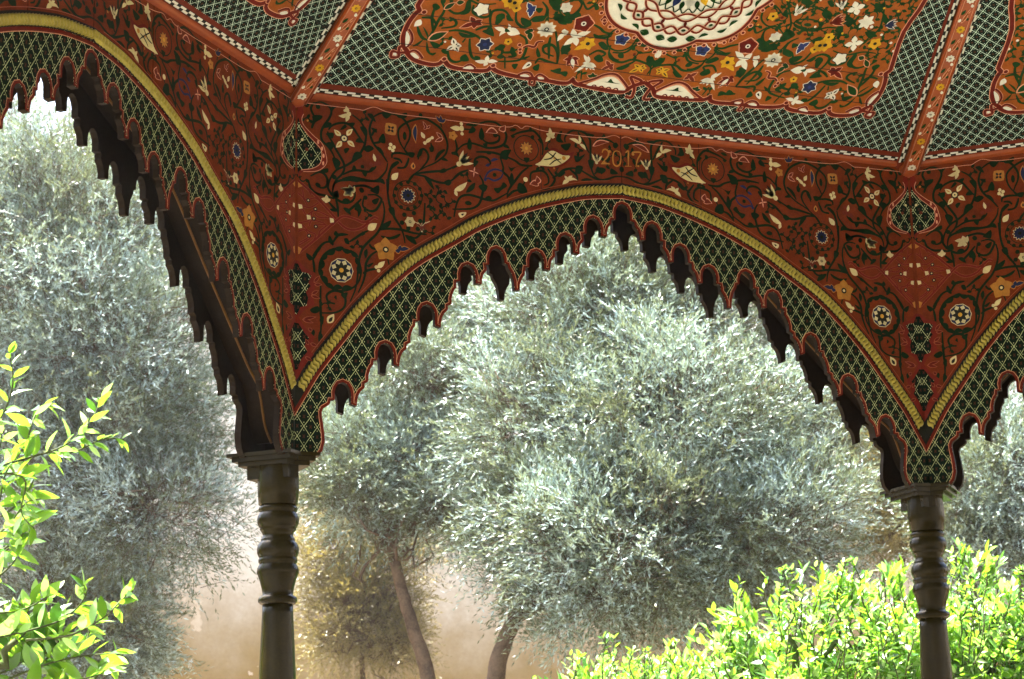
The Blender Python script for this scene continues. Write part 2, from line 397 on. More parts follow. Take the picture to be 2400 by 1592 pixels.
def cr_resample(P, n):
    sl = np.concatenate([[0], np.cumsum([np.linalg.norm(P[i+1]-P[i]) for i in range(len(P)-1)])]); o = []
    for s in np.linspace(0, sl[-1], n):
        i = min(np.searchsorted(sl, s, 'right')-1, len(P)-2); q = (s-sl[i])/max(1e-9, sl[i+1]-sl[i]); o.append(P[i]*(1-q)+P[i+1]*q)
    return o
def board_meshes():
    M = {}
    # orange boards above the rope, two to each half
    top = HT+.03; J = -.248
    k = min(range(len(ROUTX)), key=lambda i: abs(ROUTX[i][0]-J))
    for nm, seg, x0, x1 in (('a', ROUTX[:k+1], -HW, J), ('b', ROUTX[k:], J, 0)):
        seg = [np.array(p) for p in seg]; g = .0009
        seg[0] = np.array([x0+g if nm == 'b' else x0, seg[0][1]]); seg[-1] = np.array([x1-g, seg[-1][1]])
        poly = [tuple(p) for p in seg]+[(x1-g, top), (seg[0][0], top)]
        mb = MB(); mb.plate(poly, 0, -FRET, MT['orange'], MT['wood']); M['sp'+nm] = mb.mesh('spandrel_board')
        mb = MB(); mb.plate(mirr(poly), 0, -FRET, MT['orange'], MT['wood']); M['sp'+nm+'m'] = mb.mesh('spandrel_board')
    # latticed board with the fretted edge
    for nm, f in (('', lambda P: [tuple(p) for p in P]), ('m', mirr)):
        up = [np.array(p) for p in ROUTX]; up[-1] = np.array([-.0006, up[-1][1]])
        lo = [np.array(p) for p in cut]; lo[-1] = np.array([-.0006, lo[-1][1]])
        mb = MB(); mb.plate(f(up+lo[::-1]), -.003, -FRET, MT['lat'], MT['fretside'], MT['wood']); M['fret'+nm] = mb.mesh('fretwork_board')
        # red edge band and the line round it
        mb = MB()
        def band(A, B, z, mat):
            if len(A) != len(B): A = cr_resample([np.asarray(p) for p in A], 90); B = cr_resample([np.asarray(p) for p in B], 90)
            A = f(A); B = f(B); n = len(A)
            fs = [(i, n+i, n+i+1, i+1) if nm == 'm' else (i, i+1, n+i+1, n+i) for i in range(n-1)]
            mb.add([(p[0], p[1], z) for p in A+B], [q[::-1] for q in fs], mat)
        c0, c1, c2 = cut_offset(.0004), cut_offset(.0078), cut_offset(.0094)
        band(c1, c0, -.0018, MT['red']); band(c2, c1, -.0022, MT['pink'])
        band(RED0, RED1, -.0016, MT['red']); n_ = RED1; band(n_, inner(RW_+.0122), -.0020, MT['pink'])
        M['edge'+nm] = mb.mesh('painted_edge')
        # rear board, a little wider because the octagon is
        x = DEP*math.tan(math.pi/8)
        lo = [np.array(p) for p in cut]; lo[-1] = np.array([-.0006, lo[-1][1]])
        lo = [np.array([-HW-x, lo[0][1]])]+lo
        mb = MB(); mb.plate(f(lo+[np.array([-.0006, HT+.1]), np.array([-HW-x, HT+.1])]), -DEP+.018, -DEP, MT['wood'], MT['fretside']); M['rear'+nm] = mb.mesh('rear_fretwork')
        # arch core between both boards, with a bead along its soffit
        core = [Tp[0]+(-.13, -.16), Tp[0]+(-.095, -.12), Tp[0]+(-.06, -.03)]+[T+(0, .022) for T in (Tp[0], Tp[1], Tp[2], Tp[3])]+[Tp[4]+(0, .03), Tp[5]+(0, .075), Tp[6]+(0, .06), Tp[7]+(0, .045), Tp[8]+(0, .03)]
        core[0][0] = -HW; core = cr(core, 6); core[-1][0] = -.0006
        mb = MB(); mb.plate(f([np.array([-HW-.008, core[0][1]])]+core+[np.array([-.0006, HT+.08]), np.array([-HW-.008, HT+.08])]), -FRET-.0008, -DEP+.0188, MT['wood'], MT['wood']); M['core'+nm] = mb.mesh('arch_beam')
        mb = MB(); zc = -(DEP)*.52
        mb.tube([(p[0], p[1]-.001, zc) for p in f(core)], .0035, MT['bead'], 6); M['bead'+nm] = mb.mesh('soffit_bead')
        # twisted rope moulding: one slanting strand after another on a dark bed
        mb = MB()
        P = [np.array(p) for p in ROUT]; sl = np.concatenate([[0], np.cumsum([np.linalg.norm(P[i+1]-P[i]) for i in range(len(P)-1)])])
        def onrope(s):
            i = max(0, min(np.searchsorted(sl, s, 'right')-1, len(P)-2)); q = (s-sl[i])/(sl[i+1]-sl[i])
            t = P[i+1]-P[i]; t = t/np.linalg.norm(t); return P[i]*(1-q)+P[i+1]*q, t, np.array([t[1], -t[0]])
        bed = [np.array(p) for p in inner(-.0058)]; bed2 = [np.array(p) for p in RED0]
        nb = min(len(bed), len(bed2)); bed = cr_resample(bed, 80); bed2 = cr_resample(bed2, 80)
        band(bed, bed2, .0006, MT['black'])
        pitch = .0126; ns = int(sl[-1]/pitch)
        for i in range(1, ns+2):
            s0 = i*pitch; vs = []; fs = []; A, B = 7, 5
            jit = random.uniform(-.0006, .0006)
            for a in range(A):
                q = a/(A-1); w = .0048+.0014*math.sin(math.pi*q)
                if a in (0, A-1): w *= .45
                p, t, nn = onrope(s0-RW_*(.55*q+.16*math.sin(2*math.pi*q))+RW_*.2+jit)
                c = p+nn*(.001+(RW_-.0015)*q)
                for b in range(B):
                    g = b/(B-1)*2-1; vs.append((*(c+t*w*g*.9), .0010+.0092*math.sqrt(max(0, 1-g*g))*(.55 if a in (0, A-1) else 1)))
            vs = [(v[0] if nm == '' else -v[0], v[1], v[2]) for v in vs]
            for a in range(A-1):
                for b in range(B-1):
                    q = (a*B+b, (a+1)*B+b, (a+1)*B+b+1, a*B+b+1); fs.append(q if nm == '' else q[::-1])
            if sum(abs(v[0]) > HW-.001 for v in vs) > 8 or sum((v[0] > -.0008) if nm == '' else (v[0] < .0008) for v in vs) > 24: continue
            vs = [((min(v[0], -.0008) if nm == '' else max(v[0], .0008)), v[1], v[2]) for v in vs]
            mb.add(vs, fs, MT['rope'], True)
        M['rope'+nm] = mb.mesh('rope_moulding')
    return M
MT['fretside'] = paint('fret_edge_wood', (.014, .009, .004), .6, .3, 20, spec=.05)
MT['orange2'] = paint('lozenge_orange', (.15, .027, .005), .5)
BM = board_meshes()

# --- painted ornament, read from the left half of the middle board and mirrored
ZW = {1: (680, 200, 5.91), 2: (1060, 230, 5.373), 3: (560, 420, 5.37), 4: (560, 640, 3.732), 5: (900, 0, 5.227), 6: (1300, 0, 4.728)}
def zz(t, p, tf):
    o = ZW[t]; return tf(o[0]+p[0]/o[2], o[1]+p[1]/o[2])
class Orn(Paint2D):
    def __init__(s, tf, sc, green, zb=.0006): super().__init__(tf); s.sc = sc; s.green = green; s.zb = zb
    def P(s, t, pts): return [zz(t, p, s.tf) for p in pts]
    def st(s, t, pts, w=15, mat=None, taper=True, lv=0): s.ribbon(s.P(t, pts), w/ZW[t][2]*s.sc, mat or s.green, s.zb+lv*.0005, taper)
    def bl(s, t, pts, mat=None, lv=1, n=3): s.poly(cr(s.P(t, pts), n, True), mat or s.green, s.zb+lv*.0005)
    def ring(s, t, c, r, w=13, mat=None, ry=None, a0=0, a1=360, lv=0):
        c = zz(t, c, s.tf); r = r/ZW[t][2]*s.sc; ry = (ry/ZW[t][2]*s.sc) if ry else r
        s.ribbon([(c[0]+r*math.cos(R(a)), c[1]+ry*math.sin(R(a))) for a in np.linspace(a0, a1, 16)], w/ZW[t][2]*s.sc, mat or s.green, s.zb+lv*.0005, False, 2)
    def dot(s, t, c, r, mat=None, lv=1, ry=None): s.disc(zz(t, c, s.tf), r/ZW[t][2]*s.sc, mat or s.green, s.zb+lv*.0005, 10, (ry/ZW[t][2]*s.sc) if ry else None)
    def fl(s, t, c, r, n, mat, eye='black', fat=.75, a0=0, outline=None, lv=2, eye2=None, inn=.12):
        c = zz(t, c, s.tf); r = r/ZW[t][2]*s.sc*getattr(s, 'shrink', 1)
        for i in range(n):
            a = a0*math.pi/180+2*math.pi*i/n; e = np.array([math.cos(a), math.sin(a)]); w = fat*2*r*math.sin(math.pi/max(n, 4))
            if outline: s.leaf(c+e*r*inn*.7, c+e*(r*1.1), w*1.35, outline, s.zb+lv*.0005)
            s.leaf(c+e*r*inn, c+e*r, w, mat, s.zb+(lv+.6)*.0005)
        if eye: s.disc(c, r*.26, eye, s.zb+(lv+1.2)*.0005, 9)
        if eye2: s.disc(c, r*.13, eye2, s.zb+(lv+1.8)*.0005, 8)
    def lf(s, t, a, b, w, mat, lv=2, bend=0, vein=None, outline=None):
        A, B = s.P(t, [a, b]); k = s.sc/ZW[t][2]
        if outline: d = (B-A)*.1; s.leaf(A-d, B+d, w*k*1.35, outline, s.zb+lv*.0005, bend)
        s.leaf(A, B, w*k, mat, s.zb+(lv+.5)*.0005, bend)
        if vein: s.leaf(A+(B-A)*.25, A+(B-A)*.8, w*k*.28, vein, s.zb+(lv+1)*.0005, bend)
    def tulip(s, t, c, r, ang, mat, inn=None, outline=None):
        """cup of three to five petals; ang = direction of its mouth in degrees, 90 up"""
        c = zz(t, c, s.tf); r = r/ZW[t][2]*s.sc
        for da, l, w in ((-42, 1.0, .42), (42, 1.0, .42), (-18, 1.05, .42), (18, 1.05, .42), (0, .9, .4)):
            a = R(ang+da*.8); b = c-np.array([math.cos(R(ang)), math.sin(R(ang))])*r*.6; e = np.array([math.cos(a), math.sin(a)])
            if outline: s.leaf(b-e*r*.1, b+e*r*1.75*l, w*r*1.5, outline, s.zb+.0010)
            s.leaf(b, b+e*r*1.6*l, w*r, mat if not (inn and abs(da) == 18) else inn, s.zb+.0014)
        s.disc(c-np.array([math.cos(R(ang)), math.sin(R(ang))])*r*.6, r*.25, mat, s.zb+.0018, 8)

def fill_scrolls(o, inside, n, mind, size, extra=()):
    """small curls and leaves wherever the drawn scrolls leave bare ground"""
    pts = []
    for it in o.items:
        src = it[0] if it[0] != 'strip' else [(a+b)/2 for a, b in zip(it[1], it[2])]
        if it[0] != 'strip' and len(src) > 24: continue
        pts += [tuple(p) for p in src]
        if it[0] != 'strip': pts.append(tuple(np.mean(np.array(src), axis=0)))
    pts = np.array(pts); rs = np.random.default_rng(5)
    for _ in range(n):
        c = np.array([rs.uniform(*inside[1]), rs.uniform(*inside[2])])
        if not inside[0](c): continue
        d = np.min(np.hypot(pts[:, 0]-c[0], pts[:, 1]-c[1]))
        if d < mind: continue
        r = min(d*.8, size); a0 = rs.uniform(0, 6.28); hand = rs.choice((-1, 1))
        q = [c+np.array([math.cos(a0+hand*t), math.sin(a0+hand*t)])*r*(1-.16*t) for t in np.linspace(0, 4.4, 7)]
        o.ribbon(q, size*.20, o.green, o.zb, True, 3)
        for t in (0, 1.6, 3.0):
            b = q[int(t/4.4*6)]; e = np.array([math.cos(a0+hana(hand, t)), math.sin(a0+hana(hand, t))]); o.leaf(b, b+e*size*.75, size*.5, o.green, o.zb+.0005, .12*hand)
        if rs.random() < .3: o.disc(c, r*.28, rs.choice(list(extra)) if extra else o.green, o.zb+.001, 8)
        pts = np.vstack([pts, q, [c]])
def hana(h, t): return h*(t+.75)
wo_ = Orn(wl, 1/755., 'green'); wo_.shrink = .92
o = wo_
for t, L in ((1, [
  [(385, 300), (330, 250), (288, 320), (320, 410), (350, 450)],
  [(330, 250), (430, 235), (530, 290), (570, 360), (545, 450), (470, 560), (430, 650), (440, 760), (530, 860), (590, 950), (630, 1060), (640, 1130)],
  [(530, 620), (580, 560), (680, 525), (780, 530), (860, 580), (930, 680), (1000, 780), (1040, 820)],
  [(520, 640), (530, 700), (590, 800), (640, 900), (700, 1000), (740, 1080), (750, 1150), (720, 1230), (640, 1310), (600, 1400), (580, 1520)],
  [(860, 410), (950, 480), (1010, 560), (1050, 640), (1050, 720), (1030, 830), (980, 930), (930, 1010), (860, 1060), (760, 1120), (650, 1170), (580, 1250), (540, 1340), (530, 1430), (570, 1530)],
  [(1080, 410), (1150, 440), (1120, 520), (1100, 600), (1110, 690), (1140, 780), (1200, 870), (1270, 950), (1330, 1040), (1350, 1070)],
  [(1150, 440), (1250, 390), (1350, 385), (1470, 410), (1560, 460), (1620, 540), (1660, 640), (1650, 740), (1610, 820), (1580, 890)],
  [(1580, 890), (1530, 810), (1500, 720), (1500, 620), (1560, 550), (1680, 490), (1840, 460), (1960, 510), (2080, 600), (2150, 720), (2180, 830), (2160, 940), (2110, 1000), (2000, 1080), (1860, 1140), (1720, 1230)],
  [(1580, 890), (1640, 960), (1700, 960)], [(1640, 970), (1520, 940), (1420, 950), (1410, 1010)], [(1430, 1010), (1510, 1030), (1550, 1080)],
  [(1490, 1080), (1420, 1110), (1380, 1200), (1360, 1300), (1355, 1450), (1350, 1560)],
  [(1150, 800), (1230, 790), (1290, 740)], [(1130, 700), (1160, 640), (1200, 610)],
  [(1770, 1030), (1800, 920), (1840, 885), (1890, 920), (1915, 1000), (1880, 1080), (1800, 1170)],
  [(1720, 1230), (1850, 1210), (2000, 1195), (2150, 1180), (2310, 1110)], [(1720, 1240), (1850, 1260), (1950, 1310), (2080, 1350), (2200, 1340), (2364, 1220)],
  [(1720, 1230), (1660, 1300), (1630, 1370)],
  [(720, 1300), (840, 1270), (950, 1290), (1100, 1325), (1200, 1320), (1270, 1260), (1330, 1180), (1350, 1080)],
  [(730, 1240), (840, 1190), (950, 1180), (1080, 1200), (1160, 1160), (1190, 1120)],
  [(280, 1260), (400, 1205), (480, 1240), (520, 1330), (490, 1410), (420, 1420), (380, 1370)], [(250, 1310), (280, 1420), (350, 1490), (450, 1530)],
  [(870, 1410), (1000, 1390), (1100, 1420), (1180, 1480)], [(2080, 520), (2100, 580)], [(1930, 860), (1960, 920), (1950, 800)],
  [(2280, 740), (2310, 860), (2300, 950), (2340, 990)]]),
 (2, [
  [(130, 390), (260, 400)],
  [(170, 340), (300, 330), (430, 300), (540, 310), (620, 370), (670, 440), (680, 500), (650, 580), (570, 620), (450, 630), (350, 600), (240, 570), (140, 590), (80, 640), (20, 700)],
  [(370, 510), (430, 560), (500, 570), (580, 540), (590, 480), (540, 470)],
  [(740, 480), (830, 440), (920, 420), (1010, 410), (1080, 470), (1130, 560), (1140, 660), (1130, 720)],
  [(300, 680), (400, 680), (520, 690), (620, 720), (680, 740)], [(270, 840), (290, 770), (360, 740), (440, 760), (480, 820), (440, 860)],
  [(680, 740), (790, 790), (860, 840), (960, 855), (1010, 850)], [(600, 740), (640, 870), (640, 930), (700, 990), (720, 1050), (740, 1110)],
  [(960, 870), (880, 930), (800, 1030), (740, 1110), (700, 1180), (690, 1260)], [(690, 1250), (760, 1180), (830, 1160)], [(915, 1050), (890, 1100)],
  [(340, 970), (380, 1040), (390, 1110), (380, 1200), (340, 1330), (250, 1390), (120, 1400), (0, 1400)],
  [(20, 1500), (50, 1350), (100, 1250), (200, 1220), (330, 1250), (420, 1280), (520, 1290), (620, 1240), (690, 1200)],
  [(980, 1060), (990, 950), (1060, 920), (1140, 920), (1200, 980), (1210, 1070), (1150, 1100)], [(1200, 890), (1250, 960), (1290, 1020), (1260, 1090), (1200, 1140), (1120, 1150)],
  [(1260, 1010), (1340, 960), (1400, 910), (1500, 885), (1580, 890)], [(1480, 900), (1560, 970), (1580, 1040)],
  [(1620, 910), (1700, 960), (1790, 1010), (1880, 1035), (1960, 1020), (2050, 990), (2130, 990)],
  [(1420, 560), (1420, 490), (1490, 420), (1580, 410), (1680, 450), (1730, 520), (1740, 620), (1740, 800), (1760, 920), (1800, 990), (1870, 1030)],
  [(1580, 430), (1650, 550), (1720, 690)], [(1780, 580), (1850, 520), (1960, 530), (2050, 580)], [(1790, 960), (1860, 890), (1920, 910), (1870, 960)],
  [(10, 1020), (90, 950), (200, 905)], [(0, 890), (60, 860)]]),
 (3, [
  [(1110, 0), (1110, 80), (1150, 170), (1240, 260), (1330, 300), (1420, 280), (1460, 210), (1450, 130)], [(1220, 260), (1240, 340), (1250, 480)],
  [(1180, 140), (1200, 60), (1270, 20), (1400, 10), (1560, 20), (1700, 30), (1820, 40)], [(1430, 90), (1580, 85), (1700, 130)],
  [(1570, 240), (1560, 340), (1640, 400), (1720, 390), (1780, 300), (1790, 250), (1720, 200), (1620, 200)],
  [(1540, 250), (1460, 330), (1390, 390), (1360, 410)],
  [(1810, 280), (1830, 400), (1810, 540), (1740, 680), (1640, 780), (1560, 870), (1520, 980), (1500, 1100), (1490, 1250), (1460, 1400), (1400, 1540)],
  [(1860, 0), (1870, 160), (1890, 300), (1920, 390), (1960, 490), (2030, 600), (2070, 700), (2090, 810)], [(1760, 640), (1900, 625), (2050, 640), (2200, 680), (2363, 700)],
  [(2340, 300), (2330, 480), (2310, 640), (2230, 740), (2150, 720)], [(1640, 820), (1680, 870), (1770, 890)], [(1870, 1000), (1890, 1080)],
  [(1750, 900), (1660, 960), (1600, 1060), (1590, 1180), (1560, 1300), (1500, 1430)], [(850, 970), (930, 1000), (1000, 880), (1080, 800), (1180, 790)],
  [(1180, 800), (1260, 700), (1370, 700)], [(1390, 790), (1470, 740), (1560, 680), (1630, 650)], [(930, 1000), (945, 1100), (950, 1200)], [(1720, 1130), (1620, 1150), (1560, 1190)],
  [(1130, 290), (1200, 370), (1240, 400)], [(930, 150), (1000, 190), (1090, 210), (1200, 250)]]),
 (4, [
  [(840, 270), (780, 250), (770, 190), (840, 155), (920, 190), (925, 290), (850, 345), (720, 350)], [(715, 110), (712, 230), (715, 350), (720, 420), (712, 560)]])):
    for pts in L: o.st(t, pts, {1: 32, 2: 30, 3: 30, 4: 21}[t])
for t, L in ((1, [
  [(310, 420), (440, 420), (430, 470), (350, 520), (310, 600), (285, 580), (310, 500)], [(550, 330), (590, 295), (640, 300), (600, 340), (570, 390)], [(455, 590), (510, 515), (575, 530), (540, 585)],
  [(780, 530), (895, 520), (860, 585), (820, 570)], [(690, 620), (750, 545), (785, 575), (740, 612)], [(965, 580), (1030, 575), (1065, 620), (1070, 690), (1050, 730), (1005, 660)],
  [(885, 940), (960, 925), (1000, 980), (960, 1020), (880, 1050), (840, 1085)], [(1065, 400), (1130, 395), (1160, 440), (1185, 510), (1130, 480)], [(1270, 390), (1410, 388), (1330, 470)], [(1480, 430), (1610, 380), (1610, 450), (1520, 460)],
  [(1635, 930), (1725, 940), (1700, 1005), (1645, 990)], [(1640, 1000), (1650, 1050), (1600, 1150), (1490, 1160), (1490, 1130), (1570, 1130), (1610, 1060)], [(1220, 770), (1280, 670), (1315, 720), (1310, 810)],
  [(1120, 590), (1190, 610), (1200, 660), (1150, 640)], [(1370, 1190), (1400, 1100), (1480, 1050), (1510, 1080), (1450, 1130)], [(2050, 1200), (2130, 1150), (2170, 1190), (2110, 1220)], [(2120, 1350), (2200, 1305), (2235, 1350), (2190, 1395)],
  [(1850, 1270), (1930, 1290), (1975, 1380), (1995, 1450), (1930, 1390)], [(720, 1300), (850, 1268), (960, 1275), (1000, 1310), (920, 1345)], [(1200, 1320), (1280, 1295), (1310, 1375)], [(850, 1180), (885, 1105), (925, 1190)], [(990, 1200), (1070, 1200), (1040, 1275)], [(1090, 1190), (1130, 1135), (1185, 1150)],
  [(1120, 1450), (1225, 1385), (1215, 1500), (1150, 1490)], [(580, 1010), (640, 1010), (700, 1080), (640, 1170), (600, 1100)], [(580, 1500), (660, 1460), (650, 1566), (590, 1560)], [(500, 800), (570, 790), (600, 860), (560, 900), (520, 850)], [(1200, 850), (1260, 880), (1300, 960), (1250, 950)],
  [(1010, 870), (1090, 830), (1160, 880), (1080, 930), (1020, 900)], [(770, 870), (820, 880), (770, 950), (740, 900)], [(1750, 1000), (1790, 890), (1840, 890), (1810, 980)], [(2000, 1060), (2030, 950), (2110, 890), (2150, 900), (2090, 960)], [(2110, 990), (2190, 1050), (2100, 1040)], [(900, 780), (950, 730), (1010, 790), (960, 800)], [(490, 670), (600, 660), (590, 740), (540, 720)], [(2230, 930), (2300, 920), (2330, 970), (2250, 965)], [(420, 1180), (520, 1150), (520, 1210), (450, 1215)]]),
 (2, [
  [(200, 440), (250, 360), (295, 400), (265, 440)], [(170, 340), (240, 305), (335, 318), (280, 362)], [(330, 480), (365, 370), (405, 480), (370, 535)], [(185, 600), (210, 500), (245, 570), (235, 650), (200, 645)], [(720, 410), (760, 380), (810, 395), (770, 425)],
  [(595, 760), (620, 670), (740, 650), (710, 720), (690, 780), (630, 770)], [(700, 850), (740, 880), (880, 850), (790, 880), (740, 930)], [(720, 1000), (750, 940), (775, 1030), (740, 1120)], [(815, 1160), (835, 1070), (910, 1100), (945, 1195), (860, 1205)], [(325, 1115), (390, 1085), (445, 1115), (400, 1185)],
  [(170, 1190), (210, 1115), (285, 1065), (275, 1140), (220, 1185)], [(520, 1140), (600, 1125), (640, 1060), (690, 1110), (620, 1160), (570, 1205)], [(1545, 940), (1560, 855), (1645, 865), (1620, 945), (1590, 960)], [(1360, 600), (1420, 578), (1495, 578), (1440, 668)], [(1685, 445), (1790, 465), (1740, 495)], [(1705, 785), (1785, 795), (1750, 910)],
  [(1305, 540), (1335, 440), (1385, 418), (1365, 500), (1400, 565)], [(1535, 725), (1600, 740), (1675, 705), (1605, 795), (1550, 805)], [(1870, 520), (1910, 450), (1935, 530)], [(2015, 590), (2060, 560), (2090, 600), (2050, 640)], [(1800, 920), (1830, 860), (1870, 890), (1930, 890), (1900, 940), (1850, 950)], [(1990, 960), (2000, 885), (2090, 955)], [(1615, 1035), (1690, 1008), (1770, 1040), (1680, 1055)],
  [(965, 390), (985, 360), (1010, 420), (970, 425)], [(1070, 520), (1110, 520), (1140, 590), (1100, 560)], [(730, 470), (790, 480), (760, 510)], [(1000, 470), (1030, 480), (1020, 530), (980, 500)], [(895, 760), (935, 750), (975, 765), (935, 820)], [(265, 870), (290, 790), (330, 800), (300, 850)], [(410, 1260), (460, 1230), (500, 1270), (430, 1290)], [(630, 590), (690, 590), (720, 640), (650, 620)], [(380, 580), (440, 570), (430, 625)], [(1320, 970), (1400, 920), (1420, 950), (1350, 1000)], [(420, 670), (460, 680), (490, 710), (440, 710)]]),
 (3, [
  [(1310, 365), (1375, 370), (1410, 450), (1350, 420)], [(1450, 380), (1500, 300), (1545, 390), (1500, 480), (1490, 410)], [(1650, 140), (1760, 80), (1755, 190), (1690, 170)], [(1880, 370), (1950, 360), (1960, 480), (1900, 430)], [(1775, 590), (1910, 520), (1890, 595), (1800, 640)], [(2090, 700), (2200, 745), (2235, 830), (2130, 775)], [(1610, 1085), (1695, 1050), (1640, 1115)],
  [(1780, 710), (1900, 730), (2030, 685), (1990, 745), (1850, 765)], [(1670, 270), (1760, 240), (1740, 310), (1700, 320)], [(850, 930), (930, 990), (890, 1030), (850, 980)], [(920, 970), (960, 900), (1040, 810), (1030, 880), (960, 960)], [(1120, 780), (1140, 710), (1190, 800), (1180, 840)], [(1190, 690), (1220, 650), (1260, 690), (1380, 700), (1300, 720), (1220, 720)], [(1320, 750), (1370, 750), (1390, 820), (1340, 810)], [(1560, 680), (1540, 650), (1590, 690), (1540, 720)], [(1590, 1000), (1570, 920), (1610, 880), (1620, 950)], [(1140, 380), (1210, 370), (1240, 410), (1180, 410)], [(1640, 800), (1660, 870), (1700, 880), (1660, 830)], [(1180, 180), (1240, 150), (1260, 230), (1210, 230)], [(1000, 700), (1010, 690), (1020, 700)]]),
 (4, [[(620, 320), (690, 290), (700, 340), (650, 355)], [(705, 400), (740, 380), (735, 450), (712, 440)], [(690, 570), (705, 510), (735, 560), (705, 615)], [(630, 530), (650, 495), (665, 520), (650, 560)], [(890, 190), (950, 170), (930, 230)], [(830, 215), (850, 195), (855, 235)]])):
    for pts in L: o.bl(t, pts)
for c in ((1250, 700), (1585, 700)): pass
o.dot(1, (1585, 705), 26, ry=55); o.dot(1, (385, 300), 30); o.dot(1, (390, 1390), 28); o.dot(1, (1000, 1130), 25); o.dot(1, (1805, 415), 26); o.dot(1, (610, 1275), 30); o.dot(1, (1965, 880), 26, ry=45); o.dot(1, (985, 1450), 30)
o.dot(2, (540, 470), 28); o.dot(2, (200, 1325), 42, ry=26); o.dot(2, (2125, 900), 24, ry=34); o.dot(3, (1545, 145), 28); o.dot(3, (1590, 235), 26); o.dot(3, (985, 70), 24); o.dot(3, (1350, 280), 45, ry=35)
# rosettes in rings
o.ring(1, (1630, 1530), 185); o.ring(1, (1630, 1530), 130, 9)
for a in range(0, 360, 30): o.dot(1, (1630+190*math.cos(R(a)), 1530+185*math.sin(R(a))), 26)
o.fl(1, (1630, 1530), 98, 12, 'navy', 'black', .9, outline='cream', lv=2)
o.ring(2, (930, 635), 150); o.fl(2, (930, 635), 88, 10, 'dgold', 'gold', .62, outline='black')
o.ring(3, (1275, 1140), 235, 22)
for i, a in enumerate(range(0, 360, 24)):
    if 20 < a < 50: continue
    c = (1275+(245+18*(i % 2))*math.cos(R(a)), 1130+(245+18*(i % 2))*math.sin(R(a))); e = (math.sin(R(a)), -math.cos(R(a)))
    o.lf(3, (c[0]-70*e[0], c[1]-70*e[1]), (c[0]+70*e[0], c[1]+70*e[1]), 58, 'green', 1, .1)
o.dot(3, (1285, 1150), 136, 'dcream', 2); o.dot(3, (1285, 1150), 128, 'navy', 2.5)
o.fl(3, (1285, 1150), 130, 8, 'dcream', None, .95, 22.5, lv=3); o.fl(3, (1285, 1150), 108, 8, 'black', 'gold', .62, 0, lv=4)
# flowers
def star4(t, c, tips, mat='cream'):
    for q in tips: o.lf(t, (c[0]+(q[0]-c[0])*.3, c[1]+(q[1]-c[1])*.3), q, 62, mat, 2, .06, vein='dgold')
    o.dot(t, c, 50, 'black', 3); o.dot(t, c, 34, 'cream', 3.6); o.dot(t, c, 12, 'black', 4.2)
star4(1, (745, 740), ((605, 615), (865, 610), (890, 860), (630, 865)))
o.lf(1, (800, 390), (770, 290), 50, 'cream'); o.lf(1, (790, 400), (665, 425), 48, 'cream', 2, .15); o.lf(1, (810, 410), (770, 510), 50, 'cream'); o.dot(1, (810, 400), 28, 'cream', 3); o.dot(1, (755, 355), 18, 'cream', 3)
o.fl(1, (1390, 610), 100, 4, 'dgold', None, .8, 40); o.fl(1, (1390, 610), 60, 4, 'black', 'dgold', .4, 40, lv=3)
for q in ((1390, 825), (1435, 860), (1378, 875), (1420, 905)): o.dot(1, q, 23, 'cream', 2)
for q in ((1120, 1100), (1185, 1090), (1230, 1085), (1150, 990), (1210, 1000)): o.dot(1, q, 28, 'redbrown', 2)
o.lf(1, (1175, 1060), (1150, 950), 40, 'cream', 3); o.lf(1, (1405, 1310), (1495, 1215), 75, 'cream', 2)
for a, b in (((860, 1450), (695, 1430)), ((840, 1470), (740, 1530)), ((850, 1490), (830, 1550)), ((880, 1480), (810, 1385)), ((870, 1500), (890, 1400))): o.lf(1, a, b, 52, 'cream', 2, .05)
o.lf(1, (1700, 1170), (1700, 1070), 62, 'dgold'); o.lf(1, (1700, 1150), (1705, 1095), 26, 'black', 3)
o.lf(1, (1735, 560), (1740, 790), 52, 'navy', 2, -.06, outline='dgold'); o.lf(1, (1860, 740), (1810, 650), 50, 'cream'); o.lf(1, (1870, 800), (1970, 720), 44, 'cream'); o.dot(1, (1862, 803), 22, 'cream', 3); o.dot(1, (1965, 730), 20, 'cream', 3)
for b in ((2015, 430), (2080, 420), (2150, 470)): o.lf(1, (2090, 520), b, 40, 'navy', 2, outline='dgold')
for a, b in (((1890, 600), (1840, 510)), ((1895, 600), (1935, 560)), ((1880, 590), (1850, 610))): o.lf(1, a, b, 26, 'red', 2, outline='pink')
for a, b in (((2100, 730), (2030, 660)), ((2110, 740), (2010, 780))): o.lf(1, a, b, 38, 'redbrown', 2, outline='pink')
o.fl(1, (2250, 700), 70, 5, 'dgold', None, .7)
o.lf(2, (110, 390), (-30, 375), 60, 'cream'); o.dot(2, (112, 325), 20, 'cream'); o.dot(2, (115, 385), 26, 'cream', 2, 36); o.dot(2, (122, 452), 20, 'cream')
o.tulip(2, (140, 790), 105, 40, 'cream', 'black'); o.dot(2, (80, 835), 30, 'cream', 3)
for q in ((230, 890), (270, 930), (325, 915), (235, 955), (310, 970), (270, 985)): o.dot(2, q, 24, 'redbrown', 2)
for b in ((280, 870), (330, 960), (205, 915), (265, 1000)): o.lf(2, (270, 930), b, 14, 'pink', 3)
for sgn in (1, -1): o.st(2, [(400, 1035), (450, 950-(10 if sgn > 0 else -60)), (530, 970-sgn*70), (610, 960-sgn*45), (640, 940)], 24, 'navy')
o.dot(2, (530, 970), 24, 'green', 2); o.dot(2, (413, 1032), 18, 'navy', 2)
o.lf(2, (20, 1170), (185, 1060), 62, 'cream', 2, -.08); o.lf(2, (30, 1170), (60, 1240), 40, 'cream')
for b in ((1225, 375), (1180, 450), (1170, 555), (1290, 500), (1290, 440)): o.lf(2, (1235, 480), b, 44, 'cream', 2)
